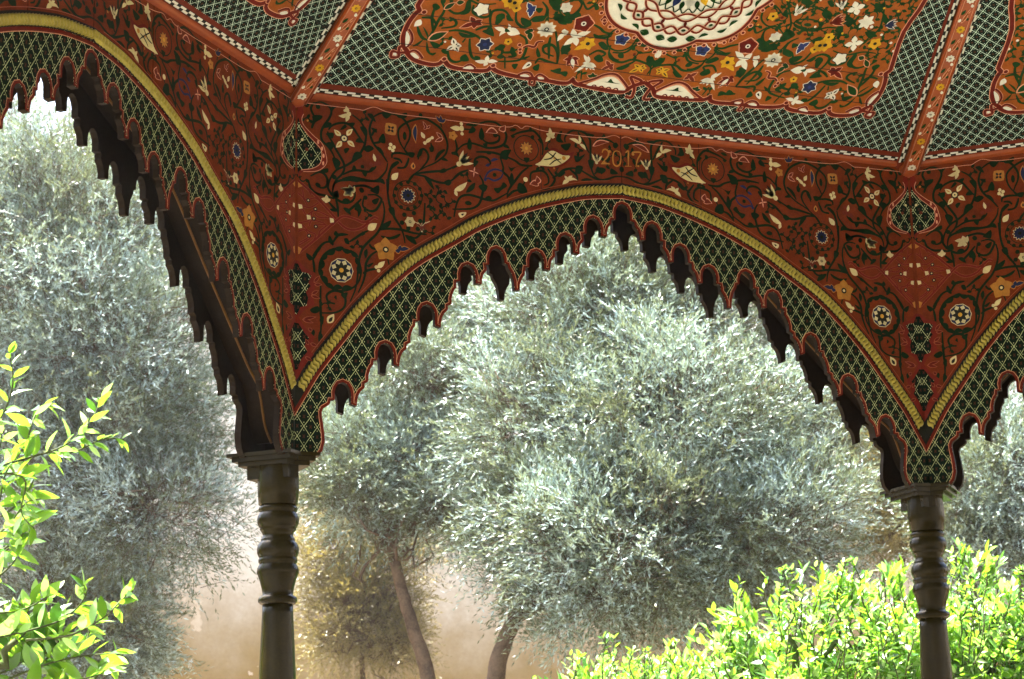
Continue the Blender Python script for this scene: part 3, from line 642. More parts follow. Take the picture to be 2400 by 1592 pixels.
o.lf(2, (1600, 580), (1470, 515), 44, 'cream', 2, -.12); o.lf(2, (1600, 580), (1590, 470), 34, 'cream', 2, -.1); o.lf(2, (1600, 580), (1680, 660), 40, 'cream', 2, .12)
o.tulip(2, (1815, 770), 75, 85, 'cream', 'black')
o.lf(2, (1780, 605), (1960, 560), 46, 'redbrown', 2, .1, outline='pink')
o.bl(2, [(1015, 850), (1090, 800), (1170, 690), (1240, 640), (1300, 635), (1400, 700), (1500, 690), (1530, 680), (1500, 760), (1400, 850), (1280, 890), (1150, 870)], 'red', 2)
o.bl(2, [(1040, 842), (1110, 800), (1190, 695), (1270, 668), (1380, 722), (1480, 735), (1400, 815), (1280, 862), (1150, 856)], 'cream', 3)
o.st(2, [(1190, 680), (1280, 750), (1370, 830)], 16, 'black', lv=4); o.st(2, [(1300, 690), (1240, 760), (1150, 780)], 18, 'black', lv=4); o.st(2, [(1220, 845), (1290, 790), (1370, 770)], 15, 'black', lv=4); o.dot(2, (1400, 760), 24, 'dgold', 4.5); o.dot(2, (1280, 765), 12, 'dgold', 4.7)
o.lf(2, (1470, 1040), (1385, 1090), 46, 'cream', 2, -.1); o.lf(2, (1460, 1040), (1410, 980), 36, 'cream'); o.lf(2, (1460, 1040), (1510, 980), 40, 'cream', 2, .1); o.lf(2, (1460, 1045), (1575, 1040), 30, 'cream', 2, .18)
o.dot(2, (920, 1028), 28, 'cream', 2)
o.bl(2, [(80, 1450), (170, 1440), (160, 1480), (110, 1510), (85, 1490)], 'cream', 2); o.bl(2, [(108, 1465), (145, 1458), (125, 1485)], 'black', 3)
for a, b in (((560, 440), (430, 440)), ((590, 400), (660, 350)), ((1060, 1080), (1060, 990)), ((1080, 1100), (980, 1090))): o.lf(2, a, b, 55, 'redbrown', 2, -.2, outline='pink')
for a, b in (((480, 800), (580, 775)), ((470, 830), (410, 855))): o.lf(2, a, b, 36, 'navy', 2, .1)
for b in ((1280, 120), (1310, 205), (1390, 75), (1450, 120), (1390, 215)): o.lf(3, (1400, 140), b, 50, 'cream', 2)
for b in ((1035, 245), (1100, 200), (1150, 260), (1085, 300)): o.lf(3, (1100, 270), b, 42, 'cream', 2)
o.fl(3, (1845, 890), 150, 5, 'dgold', 'black', .72, 20, lv=2, eye2='cream')
o.fl(3, (2150, 540), 68, 6, 'cream', 'black', .95, 0, lv=2, eye2='cream')
for q in ((2050, 550), (2080, 450), (2200, 430), (2280, 530), (2250, 630), (2130, 620)): o.dot(3, q, 27)
for b in ((1960, 900), (2030, 835), (2140, 880)): o.lf(3, (2030, 900), b, 48, 'navy', 2, .1, outline='dgold')
o.lf(3, (1740, 1120), (1835, 1035), 56, 'cream', 2); o.dot(3, (1725, 1110), 20, 'cream', 3); o.dot(3, (1755, 1155), 20, 'cream', 3)
o.lf(3, (1620, 640), (1735, 560), 80, 'cream', 2)
for a in range(-2, 3): o.lf(3, (2300, 660), (2300+a*50, 530-abs(a)*10+30), 20, 'redbrown', 2, a*.06, outline='cream')
o.lf(4, (775, 440), (830, 360), 56, 'cream', 2); o.lf(4, (785, 430), (818, 385), 26, 'black', 3)
# strapwork lozenge and paisley at the corner
def strap(t, pts, w=20):
    o.st(t, pts, w*1.6, 'dpink', False, 1.4); o.st(t, pts, w*1.28, 'dred', False, 1.9)
o.bl(3, [(740, 25), (960, 205), (1180, 480), (1220, 520), (960, 770), (740, 940)], 'orange2', 1, 1)
for pts in ([(742, 20), (960, 210), (1040, 300), (1220, 500)], [(1170, 580), (1230, 520), (1320, 470), (1450, 500), (1560, 545), (1640, 520), (1700, 480), (1750, 500)], [(1250, 540), (1330, 610), (1420, 640), (1530, 620), (1640, 545)], [(1220, 530), (1160, 580), (950, 770), (750, 930)]): strap(3, pts)
for pts in ([(770, 60), (860, 120), (905, 200)], [(800, 130), (830, 260), (960, 240), (1030, 300)], [(745, 310), (880, 360), (1000, 300)], [(800, 380), (850, 450), (960, 400), (1130, 470)], [(745, 550), (880, 520), (920, 400)], [(800, 580), (880, 660), (960, 700), (930, 790)], [(950, 430), (1000, 480), (1130, 490)], [(940, 580), (1100, 580), (1020, 650), (1000, 730)], [(880, 600), (920, 520), (1080, 560)], [(760, 830), (860, 770), (920, 720)], [(745, 660), (830, 640), (870, 730), (760, 800)], [(745, 180), (800, 230), (860, 330)]): strap(3, pts, 13)
for c in ((875, 480), (1165, 520), (765, 590), (770, 345)): o.bl(3, [(c[0]-26, c[1]-30), (c[0]+22, c[1]-18), (c[0]+28, c[1]+26), (c[0]-18, c[1]+32)], 'cream', 3, 1)
o.bl(3, [(742, 850), (790, 880), (760, 940), (742, 950)], 'dgold', 3, 1); o.bl(3, [(742, 40), (800, 90), (742, 110)], 'dgold', 3, 1)
for c in ((870, 270), (960, 380), (940, 500), (965, 600), (880, 715)): o.dot(3, c, 22, 'black', 2.2); o.dot(3, c, 9, 'cream', 2.6)
# latticed cartouches down the corner line
o.bl(1, [(100, 300), (160, 300), (190, 400), (165, 470), (190, 560), (320, 700), (440, 810), (490, 960), (495, 1090), (380, 1185), (180, 1195), (100, 1210)], 'dred', 1.2, 4)
o.bl(1, [(100, 480), (145, 555), (230, 680), (335, 790), (420, 890), (432, 1000), (400, 1095), (300, 1150), (150, 1170), (100, 1180)], 'lat', 1.8, 4)
o.st(1, [(150, 560), (235, 680), (335, 788), (422, 890), (436, 1000), (404, 1098), (300, 1155), (150, 1176)], 8, 'pink', False, 2.2); o.st(1, [(185, 400), (160, 470), (190, 560), (322, 702), (442, 812), (492, 960), (498, 1090), (380, 1188), (180, 1198)], 7, 'pink', False, 2.2)
for q in ((385, 790), (440, 880), (460, 980), (455, 1085)): o.dot(1, q, 13, 'pink', 2.4, 26)
o.poly([wl(*p) for p in ((693, 610), (699, 612), (716, 630), (738, 640), (741, 668), (733, 690), (737, 715), (712, 728), (700, 745), (716, 770), (737, 790), (726, 822), (735, 832), (712, 858), (699, 885), (692, 893))], 'dred', .0014)
o.poly([wl(*p) for p in ((692, 618), (697.8, 618), (707, 638), (718.3, 640), (729.5, 647), (722, 664), (727.6, 671), (716.4, 684.4), (722, 699.3), (718, 717), (703, 720.5), (697, 736), (692, 738))], 'lat', .0020)
o.poly([wl(*p) for p in ((691, 757), (699, 758), (714, 782), (724, 793), (712.7, 811.5), (720, 825), (705, 843), (697, 866), (691, 868))], 'lat', .0020)
for a, b in (((736, 662), (748, 648)), ((738, 668), (752, 668)), ((731, 690), (745, 682)), ((730, 694), (748, 700)), ((712, 748), (738, 744)), ((710, 750), (732, 757)), ((728, 806), (742, 812)), ((722, 808), (716, 796)), ((730, 776), (722, 770)), ((716, 838), (730, 846))):
    A, B = wl(*a), wl(*b); o.leaf(A-(B-A)*.12, B+(B-A)*.12, .010, 'dpink', .0024); o.leaf(A, B, .0072, 'red', .0028)
# thin gilt line under the cornice, with small cusps
line = [wl(x, 226+(x-702)*.1235+14) for x in (712, 800, 838)]+[wl(852, 259), wl(862, 255), wl(880, 252)]+[wl(x, 226+(x-702)*.1235+13) for x in (920, 1040, 1180)]+[wl(1208, 294), wl(1222, 302), wl(1236, 296)]+[wl(x, 226+(x-702)*.1235+11) for x in (1280, 1400)]+[wl(1438, 318), wl(1452, 324)]
o.ribbon(line, .0016, 'pink', .0012, False, 4)
o.ribbon([np.array(p) for p in inner(-.0125)][4:-3:3], .0018, 'moulding', .0012, False, 2)
_ru = np.array([p[0] for p in ROUTX]); _rv = np.array([p[1] for p in ROUTX])
fill_scrolls(wo_, (lambda c: c[1] > np.interp(c[0], _ru, _rv)+.028 and c[1] < HT-.03 and c[0] < -.012, (-.935, 0), (EYE+1.16, HT)), 9000, .0135, .019, ('cream', 'dgold', 'redbrown'))
ORN = wo_.mesh('painted_ornament')
# date on the middle arch only
dt = Paint2D(wl)
def dg(pts, w): dt.ribbon([zz(2, p, wl) for p in pts], w/5.373/755, 'dgold', .0012, True, 6)
dg([(1885, 690), (1900, 655), (1935, 650), (1965, 680), (1960, 730), (1920, 780), (1880, 830)], 20); dg([(1872, 830), (1920, 825), (1985, 832)], 20)
dg([(2065, 665), (2030, 690), (2020, 760), (2030, 830), (2070, 860), (2110, 830), (2120, 760), (2110, 690), (2065, 665)], 18)
dg([(2180, 690), (2215, 670), (2215, 760), (2215, 860)], 20); dg([(2175, 860), (2255, 862)], 14)
dg([(2270, 700), (2275, 685), (2370, 692), (2330, 780), (2310, 870)], 19)
DATE = dt.mesh('painted_date', mirror=False)
# cornice roll between wall and ceiling
def cornice_mesh():
    mb = MB(); prof = []
    for a in np.linspace(-95, 120, 9): prof.append((HT+.010+.0125*math.sin(R(a)), .004+.0125*math.cos(R(a))))
    prof = [(HT-.0035, 0)]+prof
    n = len(prof); vs = []; fs = []
    for x in (-1, 1):
        for y, z in prof: vs.append((x*(HW-z*math.tan(math.pi/8)), y, z))
    for i in range(n-1): fs.append((i, i+1, n+i+1, n+i))
    mb.add(vs, [f[::-1] for f in fs], MT['moulding'], True); return mb.mesh('cornice')
CORN = cornice_mesh()
PANELS = {}
for k in (0, -1, 1, 2, 3, -2, -3, 4):
    e = empty('arch_panel', PAV, loc(wall_mw(k))); PANELS[k] = e
    for nm, key in (('spandrel_board', ('spa', 'spb', 'spam', 'spbm')), ('fretwork_board', ('fret', 'fretm')), ('painted_edge', ('edge', 'edgem')), ('rope_moulding', ('rope', 'ropem')), ('rear_fretwork', ('rear', 'rearm')), ('arch_beam', ('core', 'corem')), ('soffit_bead', ('bead', 'beadm'))):
        for q in key: obj(nm, BM[q], e)
    obj('painted_ornament', ORN, e); obj('cornice', CORN, e)
    if k == 0: obj('painted_date', DATE, e)

# --- ceiling: a skew pyramid of eight boarded slopes rising to a flat crown
RL = 1.2; RA = R(78.4)
inw = RL*math.sin(RA)/math.sqrt(1+CS*CS); rise = RL*math.sin(RA)*CS/math.sqrt(1+CS*CS)
W2 = 2*HW-2*RL*math.cos(RA); AP2 = W2/2/math.tan(math.pi/8)
C2 = np.array([CX, CY, 0])-N0*(inw+AP2-AP)
def c_lo(k): a = ROT+math.pi/8-k*math.pi/4; r = AP/math.cos(math.pi/8); return np.array([CX+r*math.cos(a), CY+r*math.sin(a), HT])
def c_hi(k): a = ROT+math.pi/8-k*math.pi/4; r = AP2/math.cos(math.pi/8); return np.array([C2[0]+r*math.cos(a), C2[1]+r*math.sin(a), HT+rise])
VM = RL*math.sin(RA)
co = Orn(cl, 1/745., 'cgreen', .0008)
o = co
edge5 = [(985, -60), (986, 0)]
ep = [cl(990, -130), cl(978, -60), cl(986, 0), cl(979, 12), cl(983, 24), cl(976, 28), cl(960, 48), cl(950, 68), cl(944, 88), cl(946, 107), cl(954, 119)]
bot = [zz(5, p, cl) for p in ((280, 640), (330, 700), (400, 740), (500, 770), (600, 785), (680, 770), (730, 730), (780, 790), (850, 820), (930, 835), (1050, 848), (1180, 862), (1270, 850), (1312, 812), (1360, 855), (1450, 890), (1600, 925), (1750, 950), (1880, 960), (2020, 985), (2150, 1010), (2250, 1010), (2310, 970))]+[zz(6, p, cl) for p in ((190, 870), (230, 920), (330, 945), (520, 985), (720, 1015), (800, 990), (860, 950), (985, 905))]
bot[-1][0] = 0
top_v = 1.02
side = [np.array([-.60, top_v]), np.array([-.645, .85]), np.array([-.66, .72]), np.array([-.70, .60]), np.array([-.69, .48])]
FIELD = side+ep[2:]+bot
o.poly([tuple(p) for p in cr(FIELD, 3)]+[(0, top_v)], 'ceil_orange', .0006)
o.ribbon(FIELD, .017, 'pink', .0022, False, 3); o.ribbon(FIELD, .0125, 'red', .0027, False, 3)
# knot and eyes on the ribbon
def strap5(t, pts, w=42):
    o.st(t, pts, w*1.35, 'pink', False, 3.2); o.st(t, pts, w, 'red', False, 4.0)
strap5(5, [(240, 560), (190, 570), (170, 640), (100, 620), (85, 690), (170, 690), (190, 640), (290, 640)], 32)
strap5(5, [(300, 640), (360, 610), (420, 640), (470, 710)], 28); strap5(5, [(300, 350), (340, 420), (340, 500), (280, 570)], 26)
strap5(5, [(980, 815), (1050, 780), (1120, 830)], 22); strap5(5, [(1640, 910), (1720, 880), (1790, 890), (1820, 940)], 26); strap5(5, [(1790, 960), (1780, 1020), (1830, 1030), (1850, 950), (1900, 905), (1960, 930), (2010, 970)], 26)
for pts in ([(270, 380), (310, 430), (310, 500), (262, 560)], [(320, 650), (370, 640), (430, 700), (380, 705)], [(960, 830), (1050, 800), (1095, 838)], [(1660, 920), (1730, 900), (1780, 930), (1720, 935)], [(1880, 940), (1920, 935), (1960, 960), (1900, 962)], [(115, 640), (150, 645), (145, 670), (112, 668)]): o.bl(5, pts, 'white', 4.6)
for c in ((735, 715), (1335, 795), (490, 140)):
    o.dot(5, c, 34, 'pink', 4.4); o.dot(5, c, 24, 'red', 5)
o.bl(6, [(340, 940), (480, 870), (600, 830), (700, 860), (800, 985), (720, 1000), (520, 965)], 'pink', 3.6); o.bl(6, [(350, 935), (480, 880), (600, 845), (690, 870), (780, 980), (720, 992), (520, 955)], 'white', 4.2)
strap5(6, [(250, 920), (430, 870), (560, 820), (680, 820), (760, 900), (820, 985)], 26)
o.bl(6, [(510, 895), (580, 900), (620, 865), (650, 905), (730, 925), (630, 915)], 'cgreen', 4.8); 
for x in (430, 510, 590, 670): o.ring(6, (x, 955+(x-430)*.15), 22, 14, 'red', a0=0, a1=180, lv=4.8)
strap5(6, [(740, 1020), (860, 950), (960, 900), (900, 860), (840, 850), (880, 960), (850, 1070), (780, 1060)], 30)
# green scrolls
for t, L in ((5, [
  [(520, 500), (600, 380), (660, 260), (740, 120), (700, 20)], [(600, 380), (590, 200), (640, 60)], [(460, 215), (580, 220), (640, 300)], [(760, 90), (860, 160), (960, 150), (1040, 80), (1060, -20)], [(800, 210), (880, 260), (860, 320), (700, 345)],
  [(790, 380), (900, 370), (1040, 400), (1150, 450), (1200, 500)], [(1050, 470), (1050, 600), (1080, 700), (1150, 740)], [(1310, 330), (1300, 230), (1330, 140), (1430, 120), (1500, 150), (1560, 240)], [(1390, 300), (1390, 200), (1460, 180), (1470, 230)], [(1120, 370), (1220, 330), (1330, 320)], [(1250, 390), (1300, 340), (1340, 430)],
  [(1620, 140), (1620, 260), (1700, 330), (1780, 300), (1700, 220)], [(1780, 260), (1860, 210), (1960, 220), (2000, 110), (1940, 20)], [(2010, 110), (2010, 260)], [(2040, 450), (2020, 560), (2020, 720)], [(1660, 420), (1740, 480), (1740, 600), (1680, 720), (1560, 750), (1400, 750)],
  [(1400, 560), (1450, 620), (1420, 700)], [(1440, 640), (1540, 640), (1640, 600)], [(1560, 600), (1610, 680), (1520, 690)], [(780, 620), (800, 720), (880, 760), (1000, 720)], [(1850, 780), (1900, 720), (2000, 750), (2120, 780)], [(2120, 780), (2120, 640), (2060, 550), (1960, 560), (1960, 640), (2080, 690)], [(2140, 250), (2230, 260), (2330, 230)], [(960, 520), (1000, 470)], [(1100, 60), (1090, 150), (1200, 210), (1290, 190), (1300, 110)], [(2040, 860), (2140, 890), (2250, 900)], [(1480, 700), (1480, 840)]]),
 (6, [
  [(310, 10), (360, 100), (440, 60), (520, 60), (570, 130), (560, 180)], [(300, 60), (240, 150), (130, 160), (20, 40)], [(10, 340), (40, 560), (30, 700)], [(430, 270), (500, 310), (560, 360), (650, 370)], [(620, 500), (600, 600), (640, 660), (740, 690), (860, 660), (980, 690), (1060, 740), (1050, 830)],
  [(640, 580), (780, 580), (900, 500), (1000, 470), (1090, 560), (960, 590)], [(380, 610), (480, 560), (560, 600), (450, 650)], [(680, 760), (800, 720), (900, 670)], [(180, 510), (110, 500), (80, 570), (150, 600)], [(1060, 740), (1100, 690), (1180, 650)], [(640, 380), (460, 400)], [(300, 780), (290, 880)]])):
    for pts in L: o.st(t, pts, {5: 34, 6: 29}[t])
o.ring(6, (745, 430), 145, 20)
for t, L in ((5, [
  [(405, 290), (470, 430), (535, 485), (460, 480), (405, 390)], [(475, 325), (535, 400), (545, 485)], [(345, 565), (480, 480), (420, 550)], [(525, 500), (565, 640), (640, 640), (590, 680), (515, 620)], [(560, 500), (695, 550), (620, 595)], [(590, 60), (640, 40), (690, 90), (620, 130)], [(690, 0), (760, 0), (720, 60)], [(910, 390), (1040, 420), (1160, 430), (1080, 460), (960, 455)],
  [(1360, 300), (1380, 200), (1440, 160), (1480, 190), (1420, 280)], [(1500, 180), (1590, 250), (1510, 250)], [(1690, 300), (1680, 210), (1800, 260), (1790, 320)], [(1810, 260), (1860, 200), (1970, 190), (1960, 250), (1870, 270)], [(1850, 100), (1950, 100), (1900, 160)], [(1380, 600), (1420, 540), (1490, 560), (1440, 620)], [(1540, 640), (1560, 570), (1610, 610), (1580, 680)], [(1380, 700), (1420, 660), (1480, 690), (1430, 720)], [(930, 700), (1000, 660), (1040, 740), (950, 750)], [(1860, 640), (1880, 580), (1920, 680), (1880, 700)], [(1960, 590), (1990, 530), (2090, 560), (2010, 570)], [(2180, 640), (2240, 570), (2290, 600), (2230, 660)], [(2120, 240), (2200, 240), (2240, 300), (2150, 290)], [(1120, 680), (1180, 700), (1160, 740), (1100, 720)], [(1650, 720), (1790, 680), (1720, 730)], [(1820, 820), (1900, 780), (1890, 860), (1840, 860)], [(1560, 790), (1640, 780), (1600, 850)], [(2040, 870), (2160, 830), (2150, 890)], [(1200, 380), (1290, 360), (1350, 440), (1290, 430)], [(700, 610), (760, 600), (780, 660), (720, 650)], [(980, 180), (1060, 130), (1060, 0), (1010, 20), (980, 120), (900, 160)], [(2060, 80), (2160, 60), (2140, 130), (2080, 120)]]),
 (6, [
  [(430, 370), (520, 400), (640, 390), (560, 430), (450, 420)], [(480, 480), (540, 460), (600, 540), (540, 550)], [(430, 640), (500, 600), (540, 670), (480, 690)], [(600, 560), (660, 640), (720, 660), (640, 680)], [(910, 500), (1000, 470), (1090, 540), (980, 520)], [(1010, 660), (1050, 610), (1080, 700), (1040, 740)], [(680, 760), (780, 720), (830, 730), (740, 775)], [(700, 600), (760, 590), (760, 640), (710, 640)], [(820, 280), (850, 260), (890, 310), (850, 320)], [(1100, 700), (1160, 640), (1200, 650), (1150, 710)], [(20, 200), (80, 160), (130, 230), (70, 240)], [(50, 800), (140, 790), (120, 850)], [(440, 70), (480, 60), (490, 100), (450, 110)], [(140, 100), (200, 240), (120, 250)], [(70, 600), (90, 520), (180, 490), (130, 580)], [(880, 430), (940, 430), (930, 490)]])):
    for pts in L: o.bl(t, pts)
co.shrink = .80
# flowers on the ceiling
def fl5(t, c, r, n, mat, **k): o.fl(t, c, r, n, mat, **k)
fl5(5, (1195, 110), 108, 5, 'white', eye='white', fat=.72, a0=50, outline='black'); fl5(5, (1990, 355), 132, 10, 'white', eye='black', fat=1.0, eye2='white', outline='dgold'); fl5(5, (1235, 540), 112, 6, 'navy', eye='blue', fat=.72, outline='white', a0=15)
fl5(5, (1520, 505), 60, 5, 'yellow', eye='black', fat=.9); fl5(5, (1600, 30), 110, 5, 'yellow', eye='black', fat=.8, a0=30); fl5(5, (1620, 95), 70, 4, 'yellow', eye='black', fat=.8)
for b in ((1060, 200), (1200, 240), (930, 335), (1100, 345), (1200, 300)): o.lf(5, (1110, 275), b, 55, 'red', 2, outline='pink')
o.lf(5, (1490, 370), (1350, 330), 56, 'white'); o.lf(5, (1500, 365), (1665, 410), 105, 'white'); o.lf(5, (1500, 370), (1520, 285), 34, 'white', 2, -.3); o.lf(5, (1500, 380), (1410, 440), 38, 'white', 2, -.2); o.bl(5, [(1490, 340), (1545, 380), (1480, 385)], 'cgreen', 3.5)
for b in ((1720, 385), (1810, 345), (1790, 490)): o.lf(5, (1785, 390), b, 60, 'cgreen', 2, outline='pink')
for b in ((1760, 30), (1860, 70), (1745, 140), (1785, 205), (1850, 130)): o.lf(5, (1805, 110), b, 52, 'blue', 2, outline='white')
for b in ((840, 460), (910, 520), (950, 560), (760, 610), (910, 630)): o.lf(5, (865, 555), b, 62, 'white', 2, vein='black')
o.lf(5, (450, 235), (365, 320), 75, 'white', 2, .1); o.lf(5, (550, 480), (770, 390), 85, 'cgreen', 2, outline='pink'); o.lf(5, (740, 105), (870, 30), 55, 'cgreen', 2, outline='pink'); o.lf(5, (890, 30), (985, 20), 60, 'cgreen', 2, outline='pink')
o.bl(5, [(1690, 840), (1740, 770), (1790, 755), (1805, 790), (1760, 825)], 'white', 2); o.bl(5, [(1735, 810), (1775, 775), (1785, 795)], 'black', 3)
for b in ((1110, 740), (1270, 675), (1390, 750), (1220, 805)): o.lf(5, (1260, 750), b, 50, 'white', 2, .05)
o.st(5, [(1690, 580), (1760, 555), (1840, 570), (1880, 510), (1960, 500)], 42, 'pink', True, 2); o.st(5, [(1700, 580), (1760, 558), (1840, 570), (1880, 512), (1950, 502)], 28, 'red', True, 2.6)
for q in ((1660, 545), (1665, 600), (1665, 640)): o.dot(5, q, 27, 'pink', 2.8); o.dot(5, q, 19, 'red', 3.2)
fl5(5, (2225, 80), 80, 5, 'white', eye=None, fat=.75)
for b in ((2210, 350), (2260, 380), (2120, 500), (2240, 420)): o.lf(5, (2200, 400), b, 56, 'white', 2)
fl5(6, (320, 258), 128, 5, 'red', eye='white', fat=.85, a0=12, outline='pink', eye2='black')
for b in ((200, 315), (400, 345), (240, 505), (95, 500)): o.lf(6, (222, 410), b, 62, 'white', 2, .03)
o.dot(6, (222, 412), 20, 'white', 4)
fl5(6, (365, 480), 105, 6, 'yellow', eye='black', fat=.72); o.lf(6, (330, 500), (210, 550), 50, 'yellow')
fl5(6, (745, 430), 98, 5, 'blue', eye='navy', fat=.7, a0=18, outline='white')
o.st(6, [(600, 270), (640, 310), (690, 300), (690, 270)], 20, 'pink', True, 2); o.lf(6, (700, 290), (800, 240), 40, 'cgreen', 2, .15, outline='pink')
for b in ((505, 210), (550, 165), (610, 200), (550, 280)): o.lf(6, (555, 215), b, 44, 'red', 2, outline='pink')
for b in ((100, 660), (130, 720), (200, 760), (255, 720), (270, 650)): o.lf(6, (185, 640), b, 44, 'red', 2, outline='pink')
o.lf(6, (190, 640), (205, 740), 40, 'white', 4); o.dot(6, (172, 618), 22, 'red', 4)
for b in ((320, 600), (370, 615), (215, 800), (310, 695), (460, 740), (440, 775), (345, 775), (400, 770)): o.lf(6, (375, 690), b, 36, 'white', 2)
for b in ((570, 665), (655, 705), (515, 765), (640, 775)): o.lf(6, (610, 730), b, 40, 'redbrown', 2, outline='pink')
for b in ((880, 710), (1000, 710), (820, 800), (1020, 750), (970, 800)): o.lf(6, (945, 750), b, 50, 'yellow', 2, vein='black')
o.lf(6, (1135, 640), (1180, 550), 46, 'white', 2)
for q in ((360, 830), (420, 800), (470, 830)): o.lf(6, (420, 850), q, 40, 'cgreen', 2, outline='pink')
ZW[7] = (1600, 0, 2.955)
def hi(t, c): return zz(t, c, cl)[1] > .372 and c
for c, r, n, mat, kw in (((625, 110), 45, 5, 'yellow', dict(eye='black', fat=.8)), ((1200, 55), 72, 4, 'white', dict(eye='white', fat=.5, a0=35)), ((1270, 150), 72, 6, 'white', dict(eye='white', fat=.6)), ((635, 255), 46, 5, 'white', dict(eye=None)), ((985, 310), 66, 5, 'yellow', dict(eye='black', fat=.7)), ((1185, 300), 76, 4, 'white', dict(eye='white', fat=.45, a0=20)), ((1330, 300), 58, 5, 'yellow', dict(eye='black')), ((1010, 255), 46, 5, 'yellow', dict(eye='black')), ((440, 330), 72, 5, 'red', dict(eye='white', outline='pink', eye2='black', fat=.85)), ((700, -60), 70, 10, 'white', dict(eye='black', fat=1., eye2='white')), ((900, -90), 60, 5, 'red', dict(eye='white', outline='pink')), ((1080, -60), 60, 6, 'navy', dict(eye='blue', outline='white')), ((1250, -60), 60, 5, 'yellow', dict(eye='black'))):
    if hi(7, c): o.fl(7, c, r, n, mat, **kw)
for c, r, a, mat, inn, ol in (((805, 70), 50, 75, 'white', 'cgreen', None), ((1065, 145), 52, 30, 'red', 'red', 'pink'), ((830, 345), 46, 30, 'blue', 'navy', 'white'), ((1435, 170), 42, 20, 'navy', 'navy', 'white'), ((1100, 30), 44, 120, 'white', 'black', None)):
    if hi(7, c): o.tulip(7, c, r, a, mat, inn, ol)
for pts in ([(710, -40), (745, 110), (740, 200), (650, 290), (560, 320)], [(860, 75), (940, 60), (1010, 100), (1030, 130)], [(700, 110), (640, 40), (570, 60), (545, 130), (590, 180), (660, 170)], [(700, 240), (650, 185), (570, 210), (560, 280), (620, 320)], [(745, 150), (820, 190), (900, 215), (1000, 190), (1080, 190), (1140, 140)], [(1400, -20), (1390, 100), (1360, 200), (1290, 260), (1220, 330)], [(870, 290), (950, 270), (1060, 240), (1130, 250)], [(1130, 60), (1150, 130), (1230, 200)], [(1300, 20), (1360, 60), (1420, 130)], [(560, 320), (480, 300), (400, 290)], [(930, 0), (900, -60), (820, -80)], [(1040, 350), (1130, 380), (1250, 360), (1340, 370)], [(1240, 20), (1270, -40), (1340, -60)]):
    o.st(7, pts, 14)
o.ring(7, (865, 170), 92, 12, ry=40); o.dot(7, (865, 170), 26, 'cgreen', 2, 14)
for pts in ([(720, 60), (690, 100), (730, 120)], [(1140, 110), (1190, 140), (1150, 190), (1120, 150)], [(1260, 220), (1340, 220), (1300, 270)], [(1330, 20), (1400, 40), (1360, 90)], [(960, 90), (1010, 70), (1040, 110), (990, 130)], [(730, 200), (780, 240), (710, 280), (690, 240)], [(890, 280), (960, 250), (950, 300)], [(1050, 210), (1110, 180), (1100, 240)], [(620, 300), (660, 310), (630, 350), (590, 330)], [(500, 290), (540, 260), (560, 310)], [(1380, 140), (1410, 100), (1420, 170)], [(840, -20), (900, 10), (880, 40), (820, 20)], [(1000, 10), (1040, 0), (1030, 50)]):
    o.bl(7, pts)
def in_field(c):
    P = FIELD+[np.array([0, top_v])]; k = False
    for i in range(len(P)):
        a, b = P[i-1], P[i]
        if (a[1] > c[1]) != (b[1] > c[1]) and c[0] < (b[0]-a[0])*(c[1]-a[1])/(b[1]-a[1])+a[0]: k = not k
    return k and math.hypot(c[0], c[1]-.575) > .28 and min(np.hypot(*(np.array(q)-c)) for q in FIELD) > .022
fill_scrolls(co, (in_field, (-.72, -.01), (.17, 1.0)), 7000, .0145, .021, ('yellow', 'white', 'red'))
# medallion (on the axis; half drawn here, mirrored with the rest)
mc = np.array([0, .575]); rm = .245
half = []
def mp(a, r): return mc+np.array([math.cos(R(a)), math.sin(R(a))])*rm*r
for i in range(91):
    a = -90-180*i/90; half.append(mp(a, .97+.10*abs(math.cos(R((a+90)*4)))))
o.poly([tuple(p) for p in half], 'white', .0032)
o.ribbon(half, .0125, 'pink', .0042, False, 1); o.ribbon(half, .0085, 'red', .0047, False, 1)
for i in range(30):
    a = -93-6*i; c = mp(a, 1.03+.10*abs(math.cos(R((a+90)*4)))); o.disc(c, .0075, 'pink', .0038, 8); o.disc(c, .0048, 'red', .0043, 8)
def weave(ph, r0, am, n, w, z, mats=('pink', 'red')):
    q = [mp(-90-d, r0+am*math.cos(R(d*n+ph))) for d in np.linspace(0, 180, 91)]
    o.ribbon(q, w*1.5, mats[0], z, False, 1); o.ribbon(q, w, mats[1], z+.0005, False, 1)
weave(0, .80, .055, 16, .0055, .0050); weave(180, .80, .055, 16, .0055, .0062)
weave(90, .62, .05, 8, .0050, .0050); weave(270, .62, .05, 8, .0050, .0062)
for i in range(9):
    a = -90-22.5*i+11.25; e = np.array([-math.sin(R(a)), math.cos(R(a))])
    for sg in (-1, 1):
        c = mp(a+sg*6.5, .925); o.leaf(c-e*.014*sg, c+e*.016*sg, .011, 'cgreen', .0052, .18)
    c = mp(a, .80); o.leaf(c-e*.007, c+e*.007, .009, 'cgreen', .0052)
    c = mp(a, .71); o.leaf(mp(a, .67), mp(a, .75), .010, 'red', .0070)
    o.ribbon([mp(a-11, .50), mp(a-6, .56), mp(a, .50), mp(a+6, .56), mp(a+11, .50)], .004, 'cgreen', .0052, False, 4)
    o.leaf(mp(a, .34), mp(a, .50), .022, ('blue', 'white', 'yellow')[i % 3], .0056); o.leaf(mp(a+11, .40), mp(a+11, .52), .014, 'cgreen', .0054)
o.disc(mc, .075, 'cgreen', .0052, 20)
for q in range(8): o.leaf(mp(45*q, .06), mp(45*q, .30), .03, 'blue' if q % 2 else 'white', .0060)

